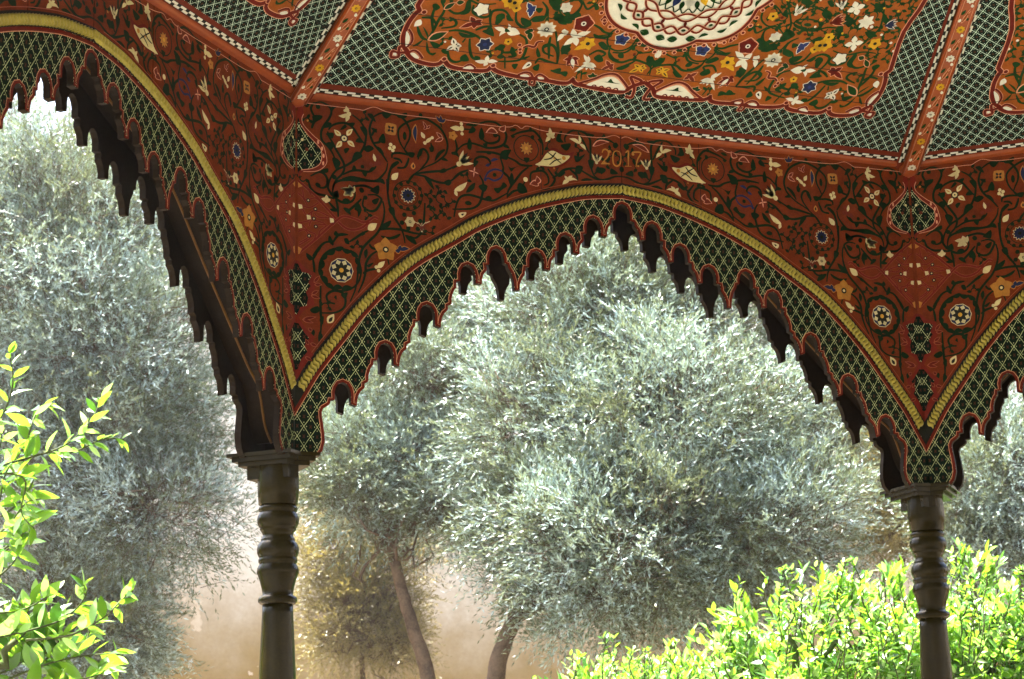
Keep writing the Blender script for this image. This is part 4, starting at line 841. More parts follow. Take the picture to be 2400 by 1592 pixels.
def checker(mb, p0, p1, nrm, up, w=.0125, cell=.019):
    """two staggered rows of cream dashes on a black strip from p0 to p1"""
    p0, p1, nrm, up = (np.asarray(v, float) for v in (p0, p1, nrm, up)); d = p1-p0; L = np.linalg.norm(d); d = d/L
    def quad(a, b, lo, hi, z, mat):
        V = [p0+d*a+up*lo+nrm*z, p0+d*b+up*lo+nrm*z, p0+d*b+up*hi+nrm*z, p0+d*a+up*hi+nrm*z]
        f = (0, 1, 2, 3) if np.dot(np.cross(V[1]-V[0], V[2]-V[0]), nrm) > 0 else (3, 2, 1, 0); mb.add(V, [f], mat)
    quad(0, L, -w/2-.001, w/2+.001, 0, MT['black'])
    n = int(L/(cell*2))
    for i in range(n):
        quad(i*2*cell, i*2*cell+cell*1.2, 0.0004, w/2, .0006, MT['white']); quad(i*2*cell+cell*.8, i*2*cell+cell*2.0, -w/2, -.0004, .0006, MT['white'])
def slope_frame(k):
    a, b, c, d = c_lo(k), c_lo(k+1), c_hi(k), c_hi(k+1)
    x = (b-a)/np.linalg.norm(b-a); mid = (a+b)/2; y = (c-a)-x*((c-a) @ x); vm = np.linalg.norm(y); y = y/vm
    z = np.cross(x, y); mid_hi = (c+d)/2-mid
    return basis(x, y, z, mid), vm, mid_hi @ x
for k in (0, -1, 1, 2, 3, -2, -3, 4):
    mw, vm, sh = slope_frame(k)
    e = empty('ceiling_slope', PAV, loc(mw))
    def warp(u, v, vm=vm, sh=sh): return (u+sh*v/VM, v*vm/VM)
    # planks
    vs_ = [0, .119, .219, .320, .42, .52, .62, .72, .82, .92, 1.02, 1.10, VM]
    for a, b in zip(vs_[:-1], vs_[1:]):
        mb = MB(); g = .0009
        def hw(v): return HW-v/VM*(HW-W2/2)
        poly = [warp(-hw(a), a+g), warp(hw(a), a+g), warp(hw(b), b-g), warp(-hw(b), b-g)]
        mb.plate(poly, 0, -.018, MT['clat'], MT['black']); mb.build('ceiling_plank', e)
    for v_ in (.119, .219, .320):
        mb = MB(); mb.add([(*warp(-hw(v_), v_-.0011), .0062), (*warp(hw(v_), v_-.0011), .0062), (*warp(hw(v_), v_+.0011), .0062), (*warp(-hw(v_), v_+.0011), .0062)], [(0, 1, 2, 3)], MT['black']); mb.build('plank_joint', e)
    mb = MB(); mb.plate([warp(-hw(0), .001), warp(hw(0), .001), warp(hw(VM), VM-.001), warp(-hw(VM), VM-.001)], -.019, -.03, MT['wood']); mb.build('ceiling_backing', e)
    if k in (-1, 0, 1):
        obj('painted_ceiling_ornament', co.mesh('painted_ceiling_ornament', True, warp), e)
    mb = MB()
    def band(v0, v1, z, mat):
        mb.add([(*warp(-hw(v0), v0), z), (*warp(hw(v0), v0), z), (*warp(hw(v1), v1), z), (*warp(-hw(v1), v1), z)], [(0, 1, 2, 3)], mat)
    band(.001, .054, .0012, MT['redbrown'])
    checker(mb, (-HW+.02, .0295, .0020), (HW-.02, .0295, .0020), (0, 0, 1), (0, 1, 0))
    mb.build('painted_border', e)

# --- hip ribs with painted faces
for k in range(-3, 5):
    a, b = c_lo(k), c_hi(k); L = np.linalg.norm(b-a); y = (b-a)/L
    rad = np.array([CX, CY, 0])-a; rad[2] = 0; rad /= np.linalg.norm(rad)
    x = np.cross(y, np.array([0, 0, 1.])); x /= np.linalg.norm(x); z = np.cross(x, y)
    if z[2] > 0: x, z = -x, -z
    e = empty('hip_rib', PAV, loc(basis(x, y, z, a)))
    hw_, dp = .021, .026
    mb = MB(); mb.plate([(-hw_, .0), (hw_, .0), (hw_, L), (-hw_, L)], dp, -.01, MT['moulding']); rb = mb.build('rib_beam', e)
    for s_ in (-1, 1):
        mb = MB(); mb.tube([(s_*hw_, .0, dp-.003), (s_*hw_, L/2, dp-.003), (s_*hw_, L, dp-.003)], .0055, MT['moulding'], 8); mb.build('rib_bead', e)
        mb = MB(); u_ = np.array([1., 0, 0]); checker(mb, (s_*(hw_+.0125), .03, .0125), (s_*(hw_+.0125), L, .0125), (s_*.3, 0, 1), (s_*1., 0, 0))
        mb.add([(s_*(hw_+.005), 0, .0122), (s_*(hw_+.019), 0, .0122), (s_*(hw_+.034), 0, -.002), (s_*(hw_+.034), L, -.002), (s_*(hw_+.019), L, .0122), (s_*(hw_+.005), L, .0122)], [(0, 1, 4, 5) if s_ > 0 else (5, 4, 1, 0), (1, 2, 3, 4) if s_ > 0 else (4, 3, 2, 1)], MT['redbrown']); mb.build('rib_border', e)
    pr = Orn(lambda x, y: np.array([x, y]), 1, 'cgreen'); pr.zb = dp+.0004
    yy = .022; i = 0
    def lf2(a, b, w, mat, lv, bend=0): pr.leaf(np.array(a), np.array(b), w, mat, pr.zb+lv*.0004, bend)
    while yy < L-.12:
        mat = 'white' if i % 2 == 0 else 'yellow'
        for q in range(8):
            an = 2*math.pi*q/8; lf2((.003*math.cos(an), yy+.003*math.sin(an)), (.0135*math.cos(an), yy+.0135*math.sin(an)), .009, mat, 1)
        pr.disc((0, yy), .0035, 'black', pr.zb+.001, 8); pr.disc((0, yy), .0018, mat, pr.zb+.0014, 6)
        for q in range(-1, 2):
            lf2((-.004+q*.002, yy+.022), (.008+q*.005, yy+.075-abs(q)*.008), .008, 'pink', .8, q*.12); lf2((-.004+q*.002, yy+.025), (.008+q*.005, yy+.070-abs(q)*.008), .0045, 'ceil_orange', 1.3, q*.12)
        lf2((-.012, yy+.05), (-.004, yy+.07), .010, 'cgreen', .6); lf2((.012, yy+.032), (.004, yy+.045), .010, 'cgreen', .6); lf2((-.013, yy+.025), (-.010, yy+.038), .009, 'white', 1); lf2((.012, yy+.078), (.008, yy+.09), .009, 'white', 1)
        yy += .104; i += 1
    for s_ in (-1, 1): pr.ribbon([np.array([s_*.0165, .01]), np.array([s_*.0165, L])], .0016, 'pink', pr.zb+.0003, False)
    obj('painted_rib_ornament', pr.mesh('painted_rib_ornament', False), e)
# boss where rib, cornice and corner meet
for k in range(-3, 5):
    p = c_lo(k); rad = np.array([CX, CY, 0])-p; rad[2] = 0; rad /= np.linalg.norm(rad)
    mb = MB(); mb.lathe([(-.012, .03), (.012, .03), (.020, .022), (.024, 0.004)], MT['moulding'], 16)
    b_ = mb.build('corner_boss', PAV); zax = Vector((rad[0]*.75, rad[1]*.75, -.66)).normalized(); q = zax.to_track_quat('Z', 'Y').to_matrix().to_4x4()
    b_.matrix_local = loc(Matrix.Translation(p+rad*.006+np.array([0, 0, -.002]))) @ q
# flat crown and roof over everything
mb = MB(); ring = [c_hi(k) for k in range(-3, 5)]
mb.add([(p[0]-CX, p[1]-CY, p[2]) for p in ring], [list(range(8))], MT['clat']); mb.build('ceiling_crown', PAV)
mb = MB(); ro_ = []; 
for z_, r_ in ((HT+.10, 2.86), (HT+.16, 2.90), (HT+1.25, .12), (HT+1.30, .02)):
    ro_.append([(r_/math.cos(math.pi/8)*math.cos(ROT+math.pi/8+j*math.pi/4), r_/math.cos(math.pi/8)*math.sin(ROT+math.pi/8+j*math.pi/4), z_) for j in range(8)])
vs = [v for r_ in ro_ for v in r_]; fs = [(j*8+i, j*8+(i+1) % 8, (j+1)*8+(i+1) % 8, (j+1)*8+i) for j in range(3) for i in range(8)]
inner_ = [((AP+DEP)/math.cos(math.pi/8)*math.cos(ROT+math.pi/8+j*math.pi/4), (AP+DEP)/math.cos(math.pi/8)*math.sin(ROT+math.pi/8+j*math.pi/4), HT+.10) for j in range(8)]
o0 = len(vs); vs += inner_; fs += [(i, o0+i, o0+(i+1) % 8, (i+1) % 8) for i in range(8)]
mb.add(vs, fs, paint('green_roof_tile', (.03, .09, .05), .4, .3, 8)); mb.build('roof', PAV)
mb = MB(); mb.lathe([(.0, 2.95), (.10, 2.95), (.10, 2.8)], paint('floor_terracotta', (.15, .12, .09), .6, .25, 6), 8); fl_ = mb.build('floor_platform', PAV); fl_.rotation_euler = (0, 0, ROT+math.pi/8)

# --- columns
prof = [(1.062, .050), (1.095, .050), (1.125, .053), (1.15, .053), (1.19, .050), (1.192, .044), (1.196, .0485), (1.200, .0500), (1.206, .0485), (1.2075, .045), (1.211, .0475), (1.218, .0520), (1.226, .0535), (1.235, .0525), (1.243, .049), (1.2465, .0455), (1.249, .0468), (1.253, .0440), (1.258, .0405), (1.263, .0385), (1.267, .0395), (1.272, .0425), (1.2745, .0440), (1.277, .0425), (1.280, .0455), (1.287, .0510), (1.296, .0535), (1.306, .0530), (1.314, .0495), (1.317, .0470), (1.320, .0490), (1.324, .0500), (1.329, .0490), (1.331, .0462), (1.336, .0490), (1.343, .0525), (1.352, .0535), (1.357, .0515), (1.372, .0460), (1.390, .0410), (1.405, .0385), (1.407, .0400), (1.411, .0475), (1.416, .0500), (1.422, .0495), (1.427, .0440), (1.429, .0390), (1.45, .0395), (1.592, .0465)]
def zy(y): return EYE+.819-(y*1000-1196)/936
P_ = [(zy(a), r) for a, r in prof]+[(1.2, .056), (.6, .060), (.34, .060), (.33, .075), (.28, .078), (.26, .066), (.22, .066), (.20, .085), (.10, .085)]
def col_meshes():
    M = {}
    i1 = next(i for i, (a, r) in enumerate(prof) if a >= 1.192); i2 = next(i for i, (a, r) in enumerate(prof) if a >= 1.429)
    for nm, sl in (('column_neck', P_[:i1+1]), ('turned_baluster', P_[i1:i2+1]), ('column_shaft', P_[i2:])):
        mb = MB(); mb.lathe(sl[::-1], MT['colwood'], 40); M[nm] = mb.mesh(nm)
    # capital: bracket-shaped slabs that follow both walls.  local x = tangent, y = outward
    def chev(g, wing, z0, z1, mat, mb):
        th = math.pi/8; c_, s_ = math.cos(th), math.sin(th)
        d0, d1 = -.010-g, DEP+.022+g
        def pt(w, d, sgn):     # along the wall w from the corner line, depth d outward of the wall face
            return np.array([sgn*(w*c_+d*s_*0), 0])+np.array([sgn*d*s_, d*c_])+np.array([0, -w*s_])
        ap = lambda d: np.array([0, d/c_])
        poly = [ap(d0), pt(wing+g, d0, 1), pt(wing+g, d1, 1), ap(d1), pt(wing+g, d1, -1), pt(wing+g, d0, -1)]
        mb.plate([tuple(p) for p in poly], z1, z0, mat)
    mb = MB()
    chev(.012, .050, zy(1.080), zy(1.0715), MT['colwood'], mb); M['abacus_lip'] = mb.mesh('abacus_lip')
    mb = MB(); chev(.002, .050, zy(1.091), zy(1.0802), MT['colwood'], mb); M['abacus'] = mb.mesh('abacus')
    mb = MB(); chev(-.010, .050, zy(1.101), zy(1.0912), MT['colwood'], mb); M['abacus_ovolo'] = mb.mesh('abacus_ovolo')
    mb = MB(); chev(-.022, .036, zy(1.130), zy(1.1012), MT['colwood'], mb); M['capital_block'] = mb.mesh('capital_block')
    return M
CM = col_meshes()
for k in range(-3, 5):
    th = ROT+math.pi/8-k*math.pi/4; rr = AP/math.cos(math.pi/8)
    p = np.array([CX+rr*math.cos(th), CY+rr*math.sin(th), 0]); out = np.array([math.cos(th), math.sin(th), 0]); tan = np.array([math.sin(th), -math.cos(th), 0])
    e = empty('column', PAV, loc(basis(tan, out, np.array([0, 0, 1]), p)))
    for nm, me in CM.items():
        ob = obj(nm, me, e)
        if nm in ('column_neck', 'turned_baluster', 'column_shaft'): ob.location = (0, .066, 0)

# ------------------------------------------------------------------ trees and shrubs
MT['bark'] = paint('olive_bark', (.10, .07, .046), .85, .45, 9, .9)
MT['twig'] = paint('citrus_twig', (.06, .075, .025), .7, .3, 20)
OLIVE = leaf_mat('olive_leaf', (.038, .042, .008), (.46, .55, .50), (.15, .18, .08), .38, .20, ramp=[(0, (.030, .027, .005)), (.30, (.058, .066, .014)), (.54, (.18, .24, .19)), (1, (.52, .67, .68))])  # mixed leaf tones, with shadow browns and silver highlights put into the ramp
OLIVE2 = leaf_mat('olive_leaf_warm', (.05, .04, .010), (.20, .18, .07), (.24, .19, .04), .45, .28)
CITRUS = leaf_mat('citrus_leaf', (.018, .085, .008), (.05, .17, .014), (.22, .42, .02), .26, .40, .5)
CITRUS2 = leaf_mat('young_sun_paled_leaf', (.15, .33, .05), (.56, .66, .36), (.28, .54, .07), .3, .38, .6)  # young leaves paled further: sunlit, overexposed highlights put into the colour

def leaf_template(l, w, fold=.18, droop=.12, n=3):
    """a pointed leaf along +x, folded along its midrib"""
    q = np.linspace(0, 1, n+2); V = []; Fc = []
    for i, a in enumerate(q):
        ww = w/2*math.sin(math.pi*min(1, a**.85)) if 0 < i < n+1 else 0
        zc = -droop*l*a*a
        V += [(a*l, 0, zc), (a*l, ww, zc+fold*ww), (a*l, -ww, zc+fold*ww)]
    for i in range(n+1):
        a, b = i*3, (i+1)*3
        if i == 0: Fc += [(a, b, b+1), (a, b+2, b)]
        elif i == n: Fc += [(a, b, a+1), (a, a+2, b)]
        else: Fc += [(a, b, b+1, a+1), (a, a+2, b+2, b)]
    return np.array(V), Fc
def rand_rot(dirs, roll):
    """rotation matrices whose x axis follows dirs, spun by roll"""
    d = dirs/np.linalg.norm(dirs, axis=1, keepdims=True)
    up = np.tile([0, 0, 1.], (len(d), 1)); y = np.cross(up, d); ln = np.linalg.norm(y, axis=1, keepdims=True); y = np.where(ln < 1e-3, [[1., 0, 0]], y/np.maximum(ln, 1e-6))
    z = np.cross(d, y); c, s = np.cos(roll)[:, None], np.sin(roll)[:, None]
    y2 = y*c+z*s; z2 = -y*s+z*c
    return np.stack([d, y2, z2], axis=2)
def leaves_mesh(name, pos, dirs, size, roll, tones, tmpl, mat):
    V, Fc = tmpl; n = len(pos); Rm = rand_rot(dirs, roll)
    VV = (np.einsum('nij,vj->nvi', Rm, V)*size[:, None, None]+pos[:, None, :]).reshape(-1, 3)
    nv = len(V); loops = []; starts = []; tot = []
    base = np.concatenate([np.array(f) for f in Fc]); lens = np.array([len(f) for f in Fc])
    L = (base[None, :]+(np.arange(n)*nv)[:, None]).reshape(-1); tot = np.tile(lens, n); st = np.concatenate([[0], np.cumsum(tot)[:-1]])
    me = bpy.data.meshes.new(name); me.vertices.add(len(VV)); me.vertices.foreach_set('co', VV.astype(np.float32).reshape(-1))
    me.loops.add(len(L)); me.loops.foreach_set('vertex_index', L.astype(np.int32)); me.polygons.add(len(tot)); me.polygons.foreach_set('loop_start', st.astype(np.int32))
    try: me.polygons.foreach_set('loop_total', tot.astype(np.int32))
    except Exception: pass
    at_ = me.attributes.new('tone', 'FLOAT', 'POINT'); at_.data.foreach_set('value', np.repeat(tones, nv).astype(np.float32))
    me.polygons.foreach_set('use_smooth', np.ones(len(tot), bool))
    me.update(calc_edges=True); me.materials.append(mat); return me
OT = (np.array([(0, 0, 0), (.45, .115, .02), (1, 0, -.06), (.45, -.115, .02)]), [(0, 3, 1), (3, 2, 1)])
def unit(n):
    v = rng.normal(size=(n, 3)); return v/np.linalg.norm(v, axis=1, keepdims=True)
def foliage(blobs, dens, twig=.21, per=16, leaf=.052, droop=.25):
    """twigs spread through uneven lumps; returns leaf positions, directions, tones and the twig lines"""
    Ps, Ds, Ts, tw = [], [], [], []
    for (c, r, nt_) in blobs:
        n = int(nt_*dens); c = np.asarray(c); r = np.asarray(r)
        # clusters inside the lump give clumps and gaps
        nc = max(6, n//26); cc = unit(nc)*(rng.random((nc, 1))**.42); pick = rng.integers(0, nc, n)
        ctone = rng.random(nc)
        loc_ = cc[pick]+rng.normal(size=(n, 3))*.13
        P = c+loc_*r
        d = loc_/np.maximum(.2, np.linalg.norm(loc_, axis=1, keepdims=True))*.8+unit(n)*.75+np.array([0, 0, .35]); d /= np.linalg.norm(d, axis=1, keepdims=True)
        for j in range(per):
            q = (j+1)/per; p = P+d*twig*q+np.array([0, 0, -droop*twig*q*q])
            side = unit(n); side -= d*np.sum(side*d, axis=1, keepdims=True); side /= np.maximum(1e-4, np.linalg.norm(side, axis=1, keepdims=True))
            ld = d*.9+side*.6; Ps.append(p); Ds.append(ld); Ts.append(np.clip(ctone[pick]*.6+rng.random(n)*.4, 0, .999))
        tw.append((P, d))
    return np.concatenate(Ps), np.concatenate(Ds), np.concatenate(Ts), tw
def twig_mesh(name, tw, L, w, mat, frac=.5):
    V = []; Fc = []
    for P, d in tw:
        for p, e in zip(P, d):
            if rng.random() > frac: continue
            s = np.cross(e, [0, .3, 1]); s = s/max(1e-4, np.linalg.norm(s))*w; b = np.cross(e, s); b = b/max(1e-6, np.linalg.norm(b))*w; a0 = p-e*L*.7; a1 = p+e*L; i = len(V)
            V += [a0+s, a0-s*.5+b, a0-s*.5-b, a1]; Fc += [(i, i+1, i+3), (i+1, i+2, i+3), (i+2, i, i+3)]
    me = bpy.data.meshes.new(name); me.from_pydata([tuple(v) for v in V], [], Fc); me.materials.append(mat); return me
def limb(mb, pts, r0, r1, seg=9, kink=.02):
    P = cr([np.asarray(p, float) for p in pts], 5); n = len(P)
    P = [p+(rng.normal(size=3)*kink*(0 < i < n-1)) for i, p in enumerate(P)]
    mb.tube(P, [r0+(r1-r0)*i/(n-1)*1. for i in range(n)], MT['bark'], seg)
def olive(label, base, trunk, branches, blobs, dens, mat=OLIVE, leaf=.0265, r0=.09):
    t = empty('olive_tree', None, Matrix.Translation(tuple(base))); b = np.asarray(base)
    tag(t, label, 'tree', 'olive trees beyond the pavilion')
    p0, p1 = np.asarray(trunk[0], float), np.asarray(trunk[1], float)
    trunk = [p0, p0+(p1-p0)*.3, p0+(p1-p0)*.55, p0+(p1-p0)*.8]+list(trunk[1:])
    mb = MB(); limb(mb, [np.asarray(p)-b for p in trunk], r0*1.25, r0*.55, 11, .002); mb.build('trunk', t)
    mb = MB()
    for br in branches: limb(mb, [np.asarray(p)-b for p in br], r0*.42, .008, 7, .012)
    # boughs into every lump
    end = np.asarray(trunk[-1])
    for c, r, n in blobs:
        for q in range(3):
            e = np.asarray(c)+unit(1)[0]*np.asarray(r)*.6; mid = (end+e)/2+np.array([0, 0, -.12])+rng.normal(size=3)*.08
            limb(mb, [end-b, mid-b, e-b], r0*.22, .004, 6, .02)
    mb.build('limbs', t)
    P, D, T, tw = foliage(blobs, dens, leaf=leaf)
    n = len(P)
    me = leaves_mesh('crown', P-b, D, leaf*(.7+.6*rng.random(n)), rng.random(n)*6.28, T, OT, mat)
    c = obj('crown', me, t); c['kind'] = 'stuff'
    w = obj('twigs', twig_mesh('twigs', [(p-b, d) for p, d in tw], .14, .0022, MT['bark'], .45), t); w['kind'] = 'stuff'
    return t
def blob(x, y, d, rx, ry, n, rz=None):
    k = pxm(d); return (at(x, y, d), (rx*k, rz or rx*k*.8, ry*k), n)
def gnd(p): return np.array([p[0], p[1], 0])
# left olive
d = 10.6
b0 = gnd(at(60, 1592, d))
olive('big silvery olive tree filling the left archway', b0, [b0, at(70, 1592, d), at(120, 1300, d), at(180, 1050, d)], [[at(120, 1300, d), at(320, 1160, d-.2), at(450, 1120, d-.3)], [at(150, 1200, d), at(60, 900, d), at(40, 600, d)]],
      [blob(120, 620, d, 330, 330, 620), blob(250, 820, d-.2, 250, 230, 420), blob(160, 1080, d, 340, 260, 700), blob(360, 1190, d-.3, 190, 150, 300), blob(140, 1400, d, 230, 210, 420), blob(280, 480, d+.4, 170, 200, 260), blob(60, 430, d+.3, 260, 200, 480), blob(180, 640, d+.9, 330, 260, 480), blob(60, 820, d+.3, 240, 240, 420), blob(330, 980, d, 150, 160, 240), blob(120, 1540, d+.2, 240, 130, 420), blob(250, 1480, d+.1, 110, 120, 200)], 5.2)
# slender olive with the forked leaning trunk
d = 10.0
b1 = gnd(at(1150, 1800, d))
olive('slender olive with leaning forked trunk in front of the ochre wall', b1, [b1, at(1003, 1592, d), at(978, 1500, d), at(948, 1405, d), at(924, 1310, d), at(911, 1240, d)],
      [[at(911, 1245, d), at(895, 1170, d), at(870, 1080, d), at(840, 960, d)], [at(911, 1245, d), at(930, 1150, d), at(960, 1040, d), at(990, 900, d)], [at(914, 1240, d), at(940, 1190, d), at(1010, 1120, d)]],
      [blob(880, 1080, d, 165, 105, 250), blob(1010, 1100, d, 150, 90, 220), blob(830, 1010, d+.3, 110, 140, 150), blob(1000, 900, d+.1, 190, 160, 360), blob(1130, 760, d+.3, 170, 160, 260), blob(930, 800, d+.6, 140, 120, 130), blob(1090, 1180, d-.1, 130, 60, 120), blob(1010, 1190, d, 90, 50, 60), blob(860, 1180, d, 110, 60, 90)], 5.2, r0=.040)
# big olive to its right
d = 9.6
b2 = gnd(at(1125, 1900, d))
olive('large dense olive with dark crooked trunk under the middle arch', b2, [b2, at(1163, 1592, d), at(1175, 1525, d), at(1200, 1465, d), at(1235, 1390, d), at(1280, 1300, d), at(1330, 1180, d)],
      [[at(1210, 1450, d), at(1400, 1330, d-.2), at(1600, 1250, d-.3)], [at(1250, 1330, d), at(1300, 1080, d), at(1330, 800, d+.2)]],
      [blob(1350, 760, d+.3, 260, 210, 480), blob(1560, 760, d+.4, 260, 210, 420), blob(1300, 980, d, 230, 170, 420), blob(1560, 1000, d-.1, 300, 210, 640), blob(1820, 1010, d+.3, 220, 190, 380), blob(1330, 1210, d-.2, 190, 130, 280), blob(1220, 1280, d, 110, 130, 170), blob(1520, 1250, d-.3, 290, 170, 560), blob(1790, 1230, d-.2, 230, 170, 420), blob(1420, 1390, d-.2, 190, 100, 220), blob(1640, 1400, d, 200, 110, 240), blob(1420, 600, d+.6, 190, 130, 260), blob(1240, 700, d+.7, 190, 150, 260), blob(1650, 690, d+.8, 220, 140, 280), blob(1900, 860, d+.6, 160, 160, 160)], 5.2, r0=.045)
# low warm-leaved olive behind the leaning trunk
d = 12.2
b3 = gnd(at(850, 1592, d))
olive('low brownish olive hanging behind the leaning trunk', b3, [b3, at(850, 1592, d), at(840, 1450, d)], [[at(845, 1500, d), at(800, 1400, d), at(780, 1300, d)]],
      [blob(840, 1420, d, 115, 140, 260), blob(790, 1290, d, 80, 110, 120), blob(900, 1340, d, 80, 100, 120), blob(780, 1150, d+.2, 70, 120, 110), blob(900, 1500, d, 80, 70, 70)], 5.2, OLIVE2, .025, .022)
# olive behind the right-hand column
d = 12.0
b4 = gnd(at(2100, 1592, d))
olive('brown-shaded olive behind the right-hand column', b4, [b4, at(2105, 1400, d), at(2118, 1290, d), at(2140, 1180, d)], [[at(2118, 1290, d), at(2200, 1180, d), at(2300, 1100, d)]],
      [blob(2060, 1130, d, 150, 160, 300), blob(2080, 1010, d+.2, 170, 140, 260), blob(2160, 1230, d, 130, 90, 170), blob(1980, 960, d+.3, 130, 130, 160)], 5.2, OLIVE2, .026, .028)
d = 10.8
b5 = gnd(at(2420, 1592, d))
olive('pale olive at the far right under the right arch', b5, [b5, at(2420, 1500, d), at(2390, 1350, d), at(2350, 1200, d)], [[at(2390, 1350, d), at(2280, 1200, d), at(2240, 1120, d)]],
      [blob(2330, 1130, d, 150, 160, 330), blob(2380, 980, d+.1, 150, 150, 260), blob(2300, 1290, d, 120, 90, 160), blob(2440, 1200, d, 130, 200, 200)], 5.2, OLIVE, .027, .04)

d = 12.6
b6 = gnd(at(2900, 1592, d))
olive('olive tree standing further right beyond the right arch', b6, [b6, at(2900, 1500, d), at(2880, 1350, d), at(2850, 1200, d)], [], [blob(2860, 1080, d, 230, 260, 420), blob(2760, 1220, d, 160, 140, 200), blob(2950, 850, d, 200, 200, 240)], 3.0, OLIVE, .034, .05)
# citrus
LT = leaf_template(1, .46, .22, .16, 3)
LT2 = leaf_template(1, .36, .30, .10, 3)
def shared_leaves(mat_old, mat_new):
    out = []
    for i in range(4):
        V, Fc = leaf_template(1, (.36, .42, .38, .30)[i], (.2, .12, .3, .25)[i], (.1, .22, .05, .3)[i], 4)
        me = bpy.data.meshes.new('leaf'); me.from_pydata([tuple(v) for v in V], [], Fc); me.polygons.foreach_set('use_smooth', [True]*len(me.polygons)); me.materials.append(mat_old if i < 2 else mat_new); out.append(me)
    return out
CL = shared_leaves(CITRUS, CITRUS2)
def citrus(label, base, stems, shoots, leaf_l, n_fill, fill_blobs, near_sort, flowers=True, fill_leaf=.06, young=.5):
    t = empty('citrus_tree', None, Matrix.Translation(tuple(base))); b = np.asarray(base)
    tag(t, label, 'tree', 'citrus trees around the pavilion')
    mb = MB()
    for st_ in stems: limb(mb, [np.asarray(p)-b for p in st_], .022, .008, 7, .01)
    mb.m = [0]*len(mb.m); mb.mats = [MT['twig']]; mb.build('trunk', t)
    mb = MB(); L = []; many = len(shoots) > 60
    for sh in shoots:          # (points, n leaves, leaf length, youth)
        pts = [np.asarray(p, float) for p in sh[0]]; P = cr(pts, 6); mb.tube([p-b for p in P], [.0035*(1-.6*i/len(P)) for i in range(len(P))], MT['twig'], 5)
        if not many: mb.build('shoot', t); mb = MB()
        n = sh[1]
        for j in range(n):
            q = .12+.88*j/(n-1) if n > 1 else 1; i = min(int(q*(len(P)-1)), len(P)-2); p = P[i]; tdir = P[i+1]-P[i]; tdir = tdir/np.linalg.norm(tdir)
            s = unit(1)[0]; s -= tdir*(s @ tdir); s /= np.linalg.norm(s)
            dr = tdir*(.3+.6*q)+s*.9+np.array([0, 0, random.uniform(-.25, .3)]); L.append((p, dr, sh[2]*(1.05-.45*q)*random.uniform(.8, 1.15), random.random() < sh[3]*(.4+.8*q)))
    if many: so = mb.build('shoots', t); so['kind'] = 'stuff'
    # the leaves that show largest are single leaves
    L.sort(key=lambda a: -a[2]); 
    for p, dr, l, yng in L[:300]:
        me = CL[random.choice((2, 3)) if yng else random.choice((0, 1))]
        o = obj('leaf', me, t); Rm = rand_rot(np.array([dr]), np.array([random.uniform(-1.1, 1.1)]))[0]
        m4 = Matrix.Identity(4)
        for i in range(3):
            for j in range(3): m4[i][j] = Rm[i][j]*l
            m4[i][3] = p[i]-b[i]
        o.matrix_local = m4
    rest = L[300:]; pos = [a[0]-b for a in rest]; dirs = [a[1] for a in rest]; sz = [a[2] for a in rest]
    if n_fill:
        P, D, T, tw = foliage(fill_blobs, n_fill, twig=.11, per=8, droop=.1)
        pos += list(P-b); dirs += list(D+np.array([0, 0, .3])); sz += list(fill_leaf*.95*(.6+.7*rng.random(len(P))))
    if pos:
        n = len(pos); pos, dirs, sz = np.array(pos), np.array(dirs), np.array(sz); yg = rng.random(n) < young
        for nm, sel, mat in (('foliage', ~yg, CITRUS), ('young_sun_paled_foliage', yg, CITRUS2)):
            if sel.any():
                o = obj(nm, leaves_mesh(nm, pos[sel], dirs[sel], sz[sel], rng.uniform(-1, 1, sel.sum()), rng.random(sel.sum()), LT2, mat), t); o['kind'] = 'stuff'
    return t
# left citrus: shoots read from the photograph
d = 5.6
def A(x, y, dd=0): return at(x, y, d+dd)
shoots = []
def shoot(pts, n, lpx, young, dd=0): shoots.append(([A(x, y, dd+random.uniform(-.05, .05)) for x, y in pts], int(n*1.8), lpx*.86*pxm(d), young*.6))
shoot([(-60, 1110), (60, 1075), (150, 1045), (210, 990), (240, 930)], 16, 84, .75)
shoot([(100, 1060), (170, 1060), (240, 1030), (290, 1030)], 11, 62, .8, -.05)
shoot([(60, 1075), (70, 1010), (90, 960), (125, 945)], 9, 80, .55, .1)
shoot([(-60, 1010), (0, 980), (30, 900), (20, 820)], 10, 70, .9)
shoot([(-60, 1120), (20, 1110), (60, 1130), (50, 1200), (80, 1240)], 9, 85, .3, -.1)
shoot([(-60, 1300), (20, 1230), (60, 1180), (95, 1170)], 9, 72, .8)
shoot([(-60, 1400), (10, 1340), (40, 1300), (30, 1250)], 8, 88, .3)
shoot([(-40, 1500), (60, 1480), (150, 1450), (200, 1400), (195, 1370)], 13, 82, .8)
shoot([(60, 1500), (160, 1490), (240, 1450), (290, 1400), (310, 1385)], 14, 78, .85, -.1)
shoot([(-40, 1440), (50, 1430), (110, 1400), (130, 1385)], 10, 80, .7)
shoot([(20, 1592), (100, 1560), (180, 1540), (280, 1530)], 9, 120, .05, .1)
shoot([(-40, 1592), (40, 1560), (100, 1500), (150, 1490)], 9, 105, .1, .15)
shoot([(-60, 1500), (0, 1480), (60, 1440), (80, 1400)], 9, 100, .2, .2)
shoot([(40, 1640), (120, 1610), (200, 1590), (240, 1580)], 8, 110, .15)
shoot([(-60, 1240), (-10, 1200), (10, 1120), (30, 1080)], 8, 90, .3, .2)
shoot([(-60, 1580), (0, 1560), (40, 1530), (60, 1500)], 8, 105, .2, .2)
for q in range(8):
    x, y = random.uniform(-60, 60), random.uniform(1000, 1580); shoot([(x-50, y+60), (x, y+20), (x+random.uniform(0, 50), y-30)], 6, random.uniform(85, 115), .15, .25)
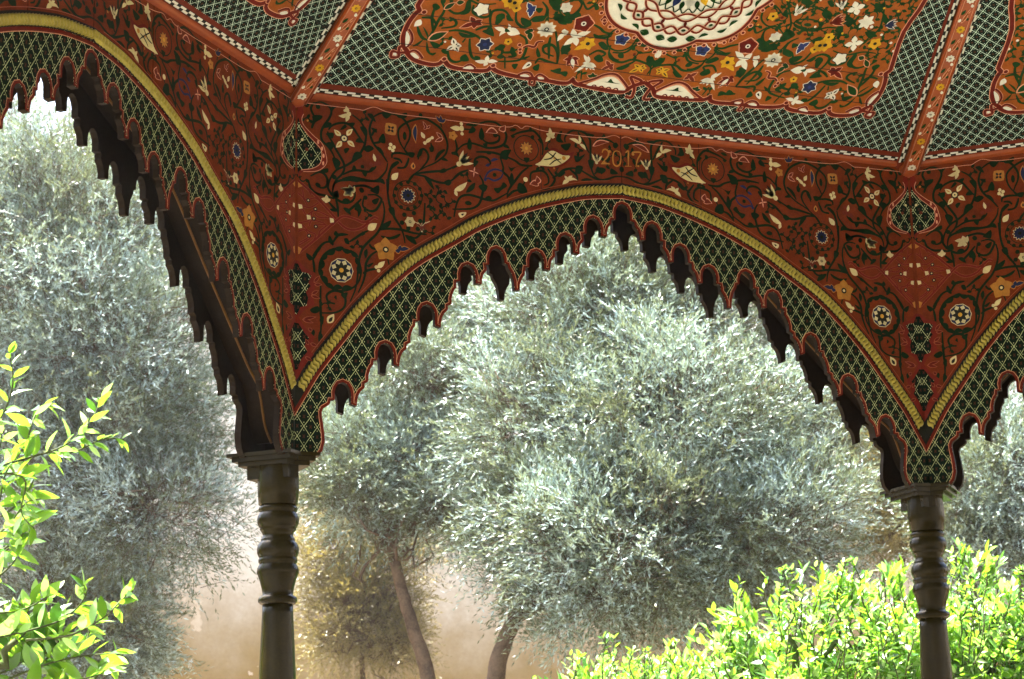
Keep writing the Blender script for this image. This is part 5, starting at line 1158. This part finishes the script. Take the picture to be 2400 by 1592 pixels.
for q in range(9):
    x, y = random.uniform(0, 260), random.uniform(1430, 1600); shoot([(x-40, y+70), (x, y+30), (x+random.uniform(-10, 40), y-10)], 6, random.uniform(85, 115), .2, .2)
base = gnd(at(-160, 1592, d))
citrus('sunlit citrus tree with large glossy leaves at the left edge', base, [[base, at(-140, 1640, d), A(-60, 1500), A(-40, 1120)], [at(-140, 1700, d), A(-40, 1592), A(40, 1500)]], shoots, .1, 0, [], None, young=.4)
# right citrus shrubs
def bush(label, d, tops, cx_, rx, y0, dens, leafm, seedshoot=70):
    sh = []
    for (x, y) in tops:
        for q in range(seedshoot//len(tops)+1):
            xx = x+random.gauss(0, 55); yy = y+abs(random.gauss(0, 1))*110+random.uniform(0, 60); h = random.uniform(60, 130)
            dd = d+random.uniform(-.35, .25)
            sh.append(([at(xx+random.uniform(-25, 25), yy+h, dd), at(xx, yy+h*.5, dd), at(xx+random.uniform(-18, 18), yy, dd)], 10, leafm*random.uniform(.75, 1.1), .55))
        for q in range(4):
            xx = x+random.uniform(-30, 30); sh.append(([at(xx, y+140, d), at(xx+random.uniform(-8, 8), y+70, d), at(x+random.uniform(-20, 20), y, d)], 14, leafm*1.0, .95))
    base = gnd(at(cx_, 1592, d)); bl = []
    for (x, y) in tops: bl.append(blob(x, y+190, d, 110, 150, 90))
    bl.append(blob(cx_, y0+400, d, rx, 150, 320)); bl.append(blob(cx_, y0+600, d, rx, 260, 220))
    st = [[base, at(cx_, 1750, d), at(x, y+160, d)] for x, y in tops[:5]]
    citrus(label, base, st, sh, leafm, dens, bl, None, fill_leaf=leafm*.95, young=.42)
bush('bright citrus shrub in front of the right-hand column base', 7.6, [(1850, 1330), (1760, 1470), (1990, 1310), (1935, 1370), (2080, 1330), (2010, 1420), (1700, 1500)], 1880, 260, 1300, .75, .052, 150)
bush('citrus shrub with new shoots coloured sunlit-pale to the right of the column', 7.9, [(2250, 1290), (2320, 1350), (2400, 1330), (2280, 1420), (2390, 1450)], 2330, 170, 1290, .75, .052, 120)
bush('low citrus shrub beside the dark crooked trunk', 8.2, [(1420, 1490), (1350, 1530), (1500, 1520), (1570, 1500), (1630, 1530)], 1490, 190, 1480, 1.0, .050, 120)
bush('citrus shrub further right, beyond the pavilion', 8.0, [(2560, 1330), (2660, 1300), (2760, 1350), (2620, 1420)], 2660, 190, 1320, 1.0, .056, 70)

# ------------------------------------------------------------------ sunlit air: thin volume added to stand in for lens glare
mb = MB(); mb.box((0, 0, 4.0), (40, 40, 5.0), MT['black'])
hz = mb.build('glare_haze'); hz.location = (0, 2, 0); hz['kind'] = 'stuff'
hm = bpy.data.materials.new('glare_haze'); hm.use_nodes = True; hn = hm.node_tree; hn.nodes.clear()
ho = hn.nodes.new('ShaderNodeOutputMaterial'); hv = hn.nodes.new('ShaderNodeVolumePrincipled'); hn.links.new(hv.outputs[0], ho.inputs['Volume'])
hv.inputs['Density'].default_value = .0011; hv.inputs['Color'].default_value = (.95, .97, 1, 1); hv.inputs['Anisotropy'].default_value = .35
hz.data.materials.clear(); hz.data.materials.append(hm)
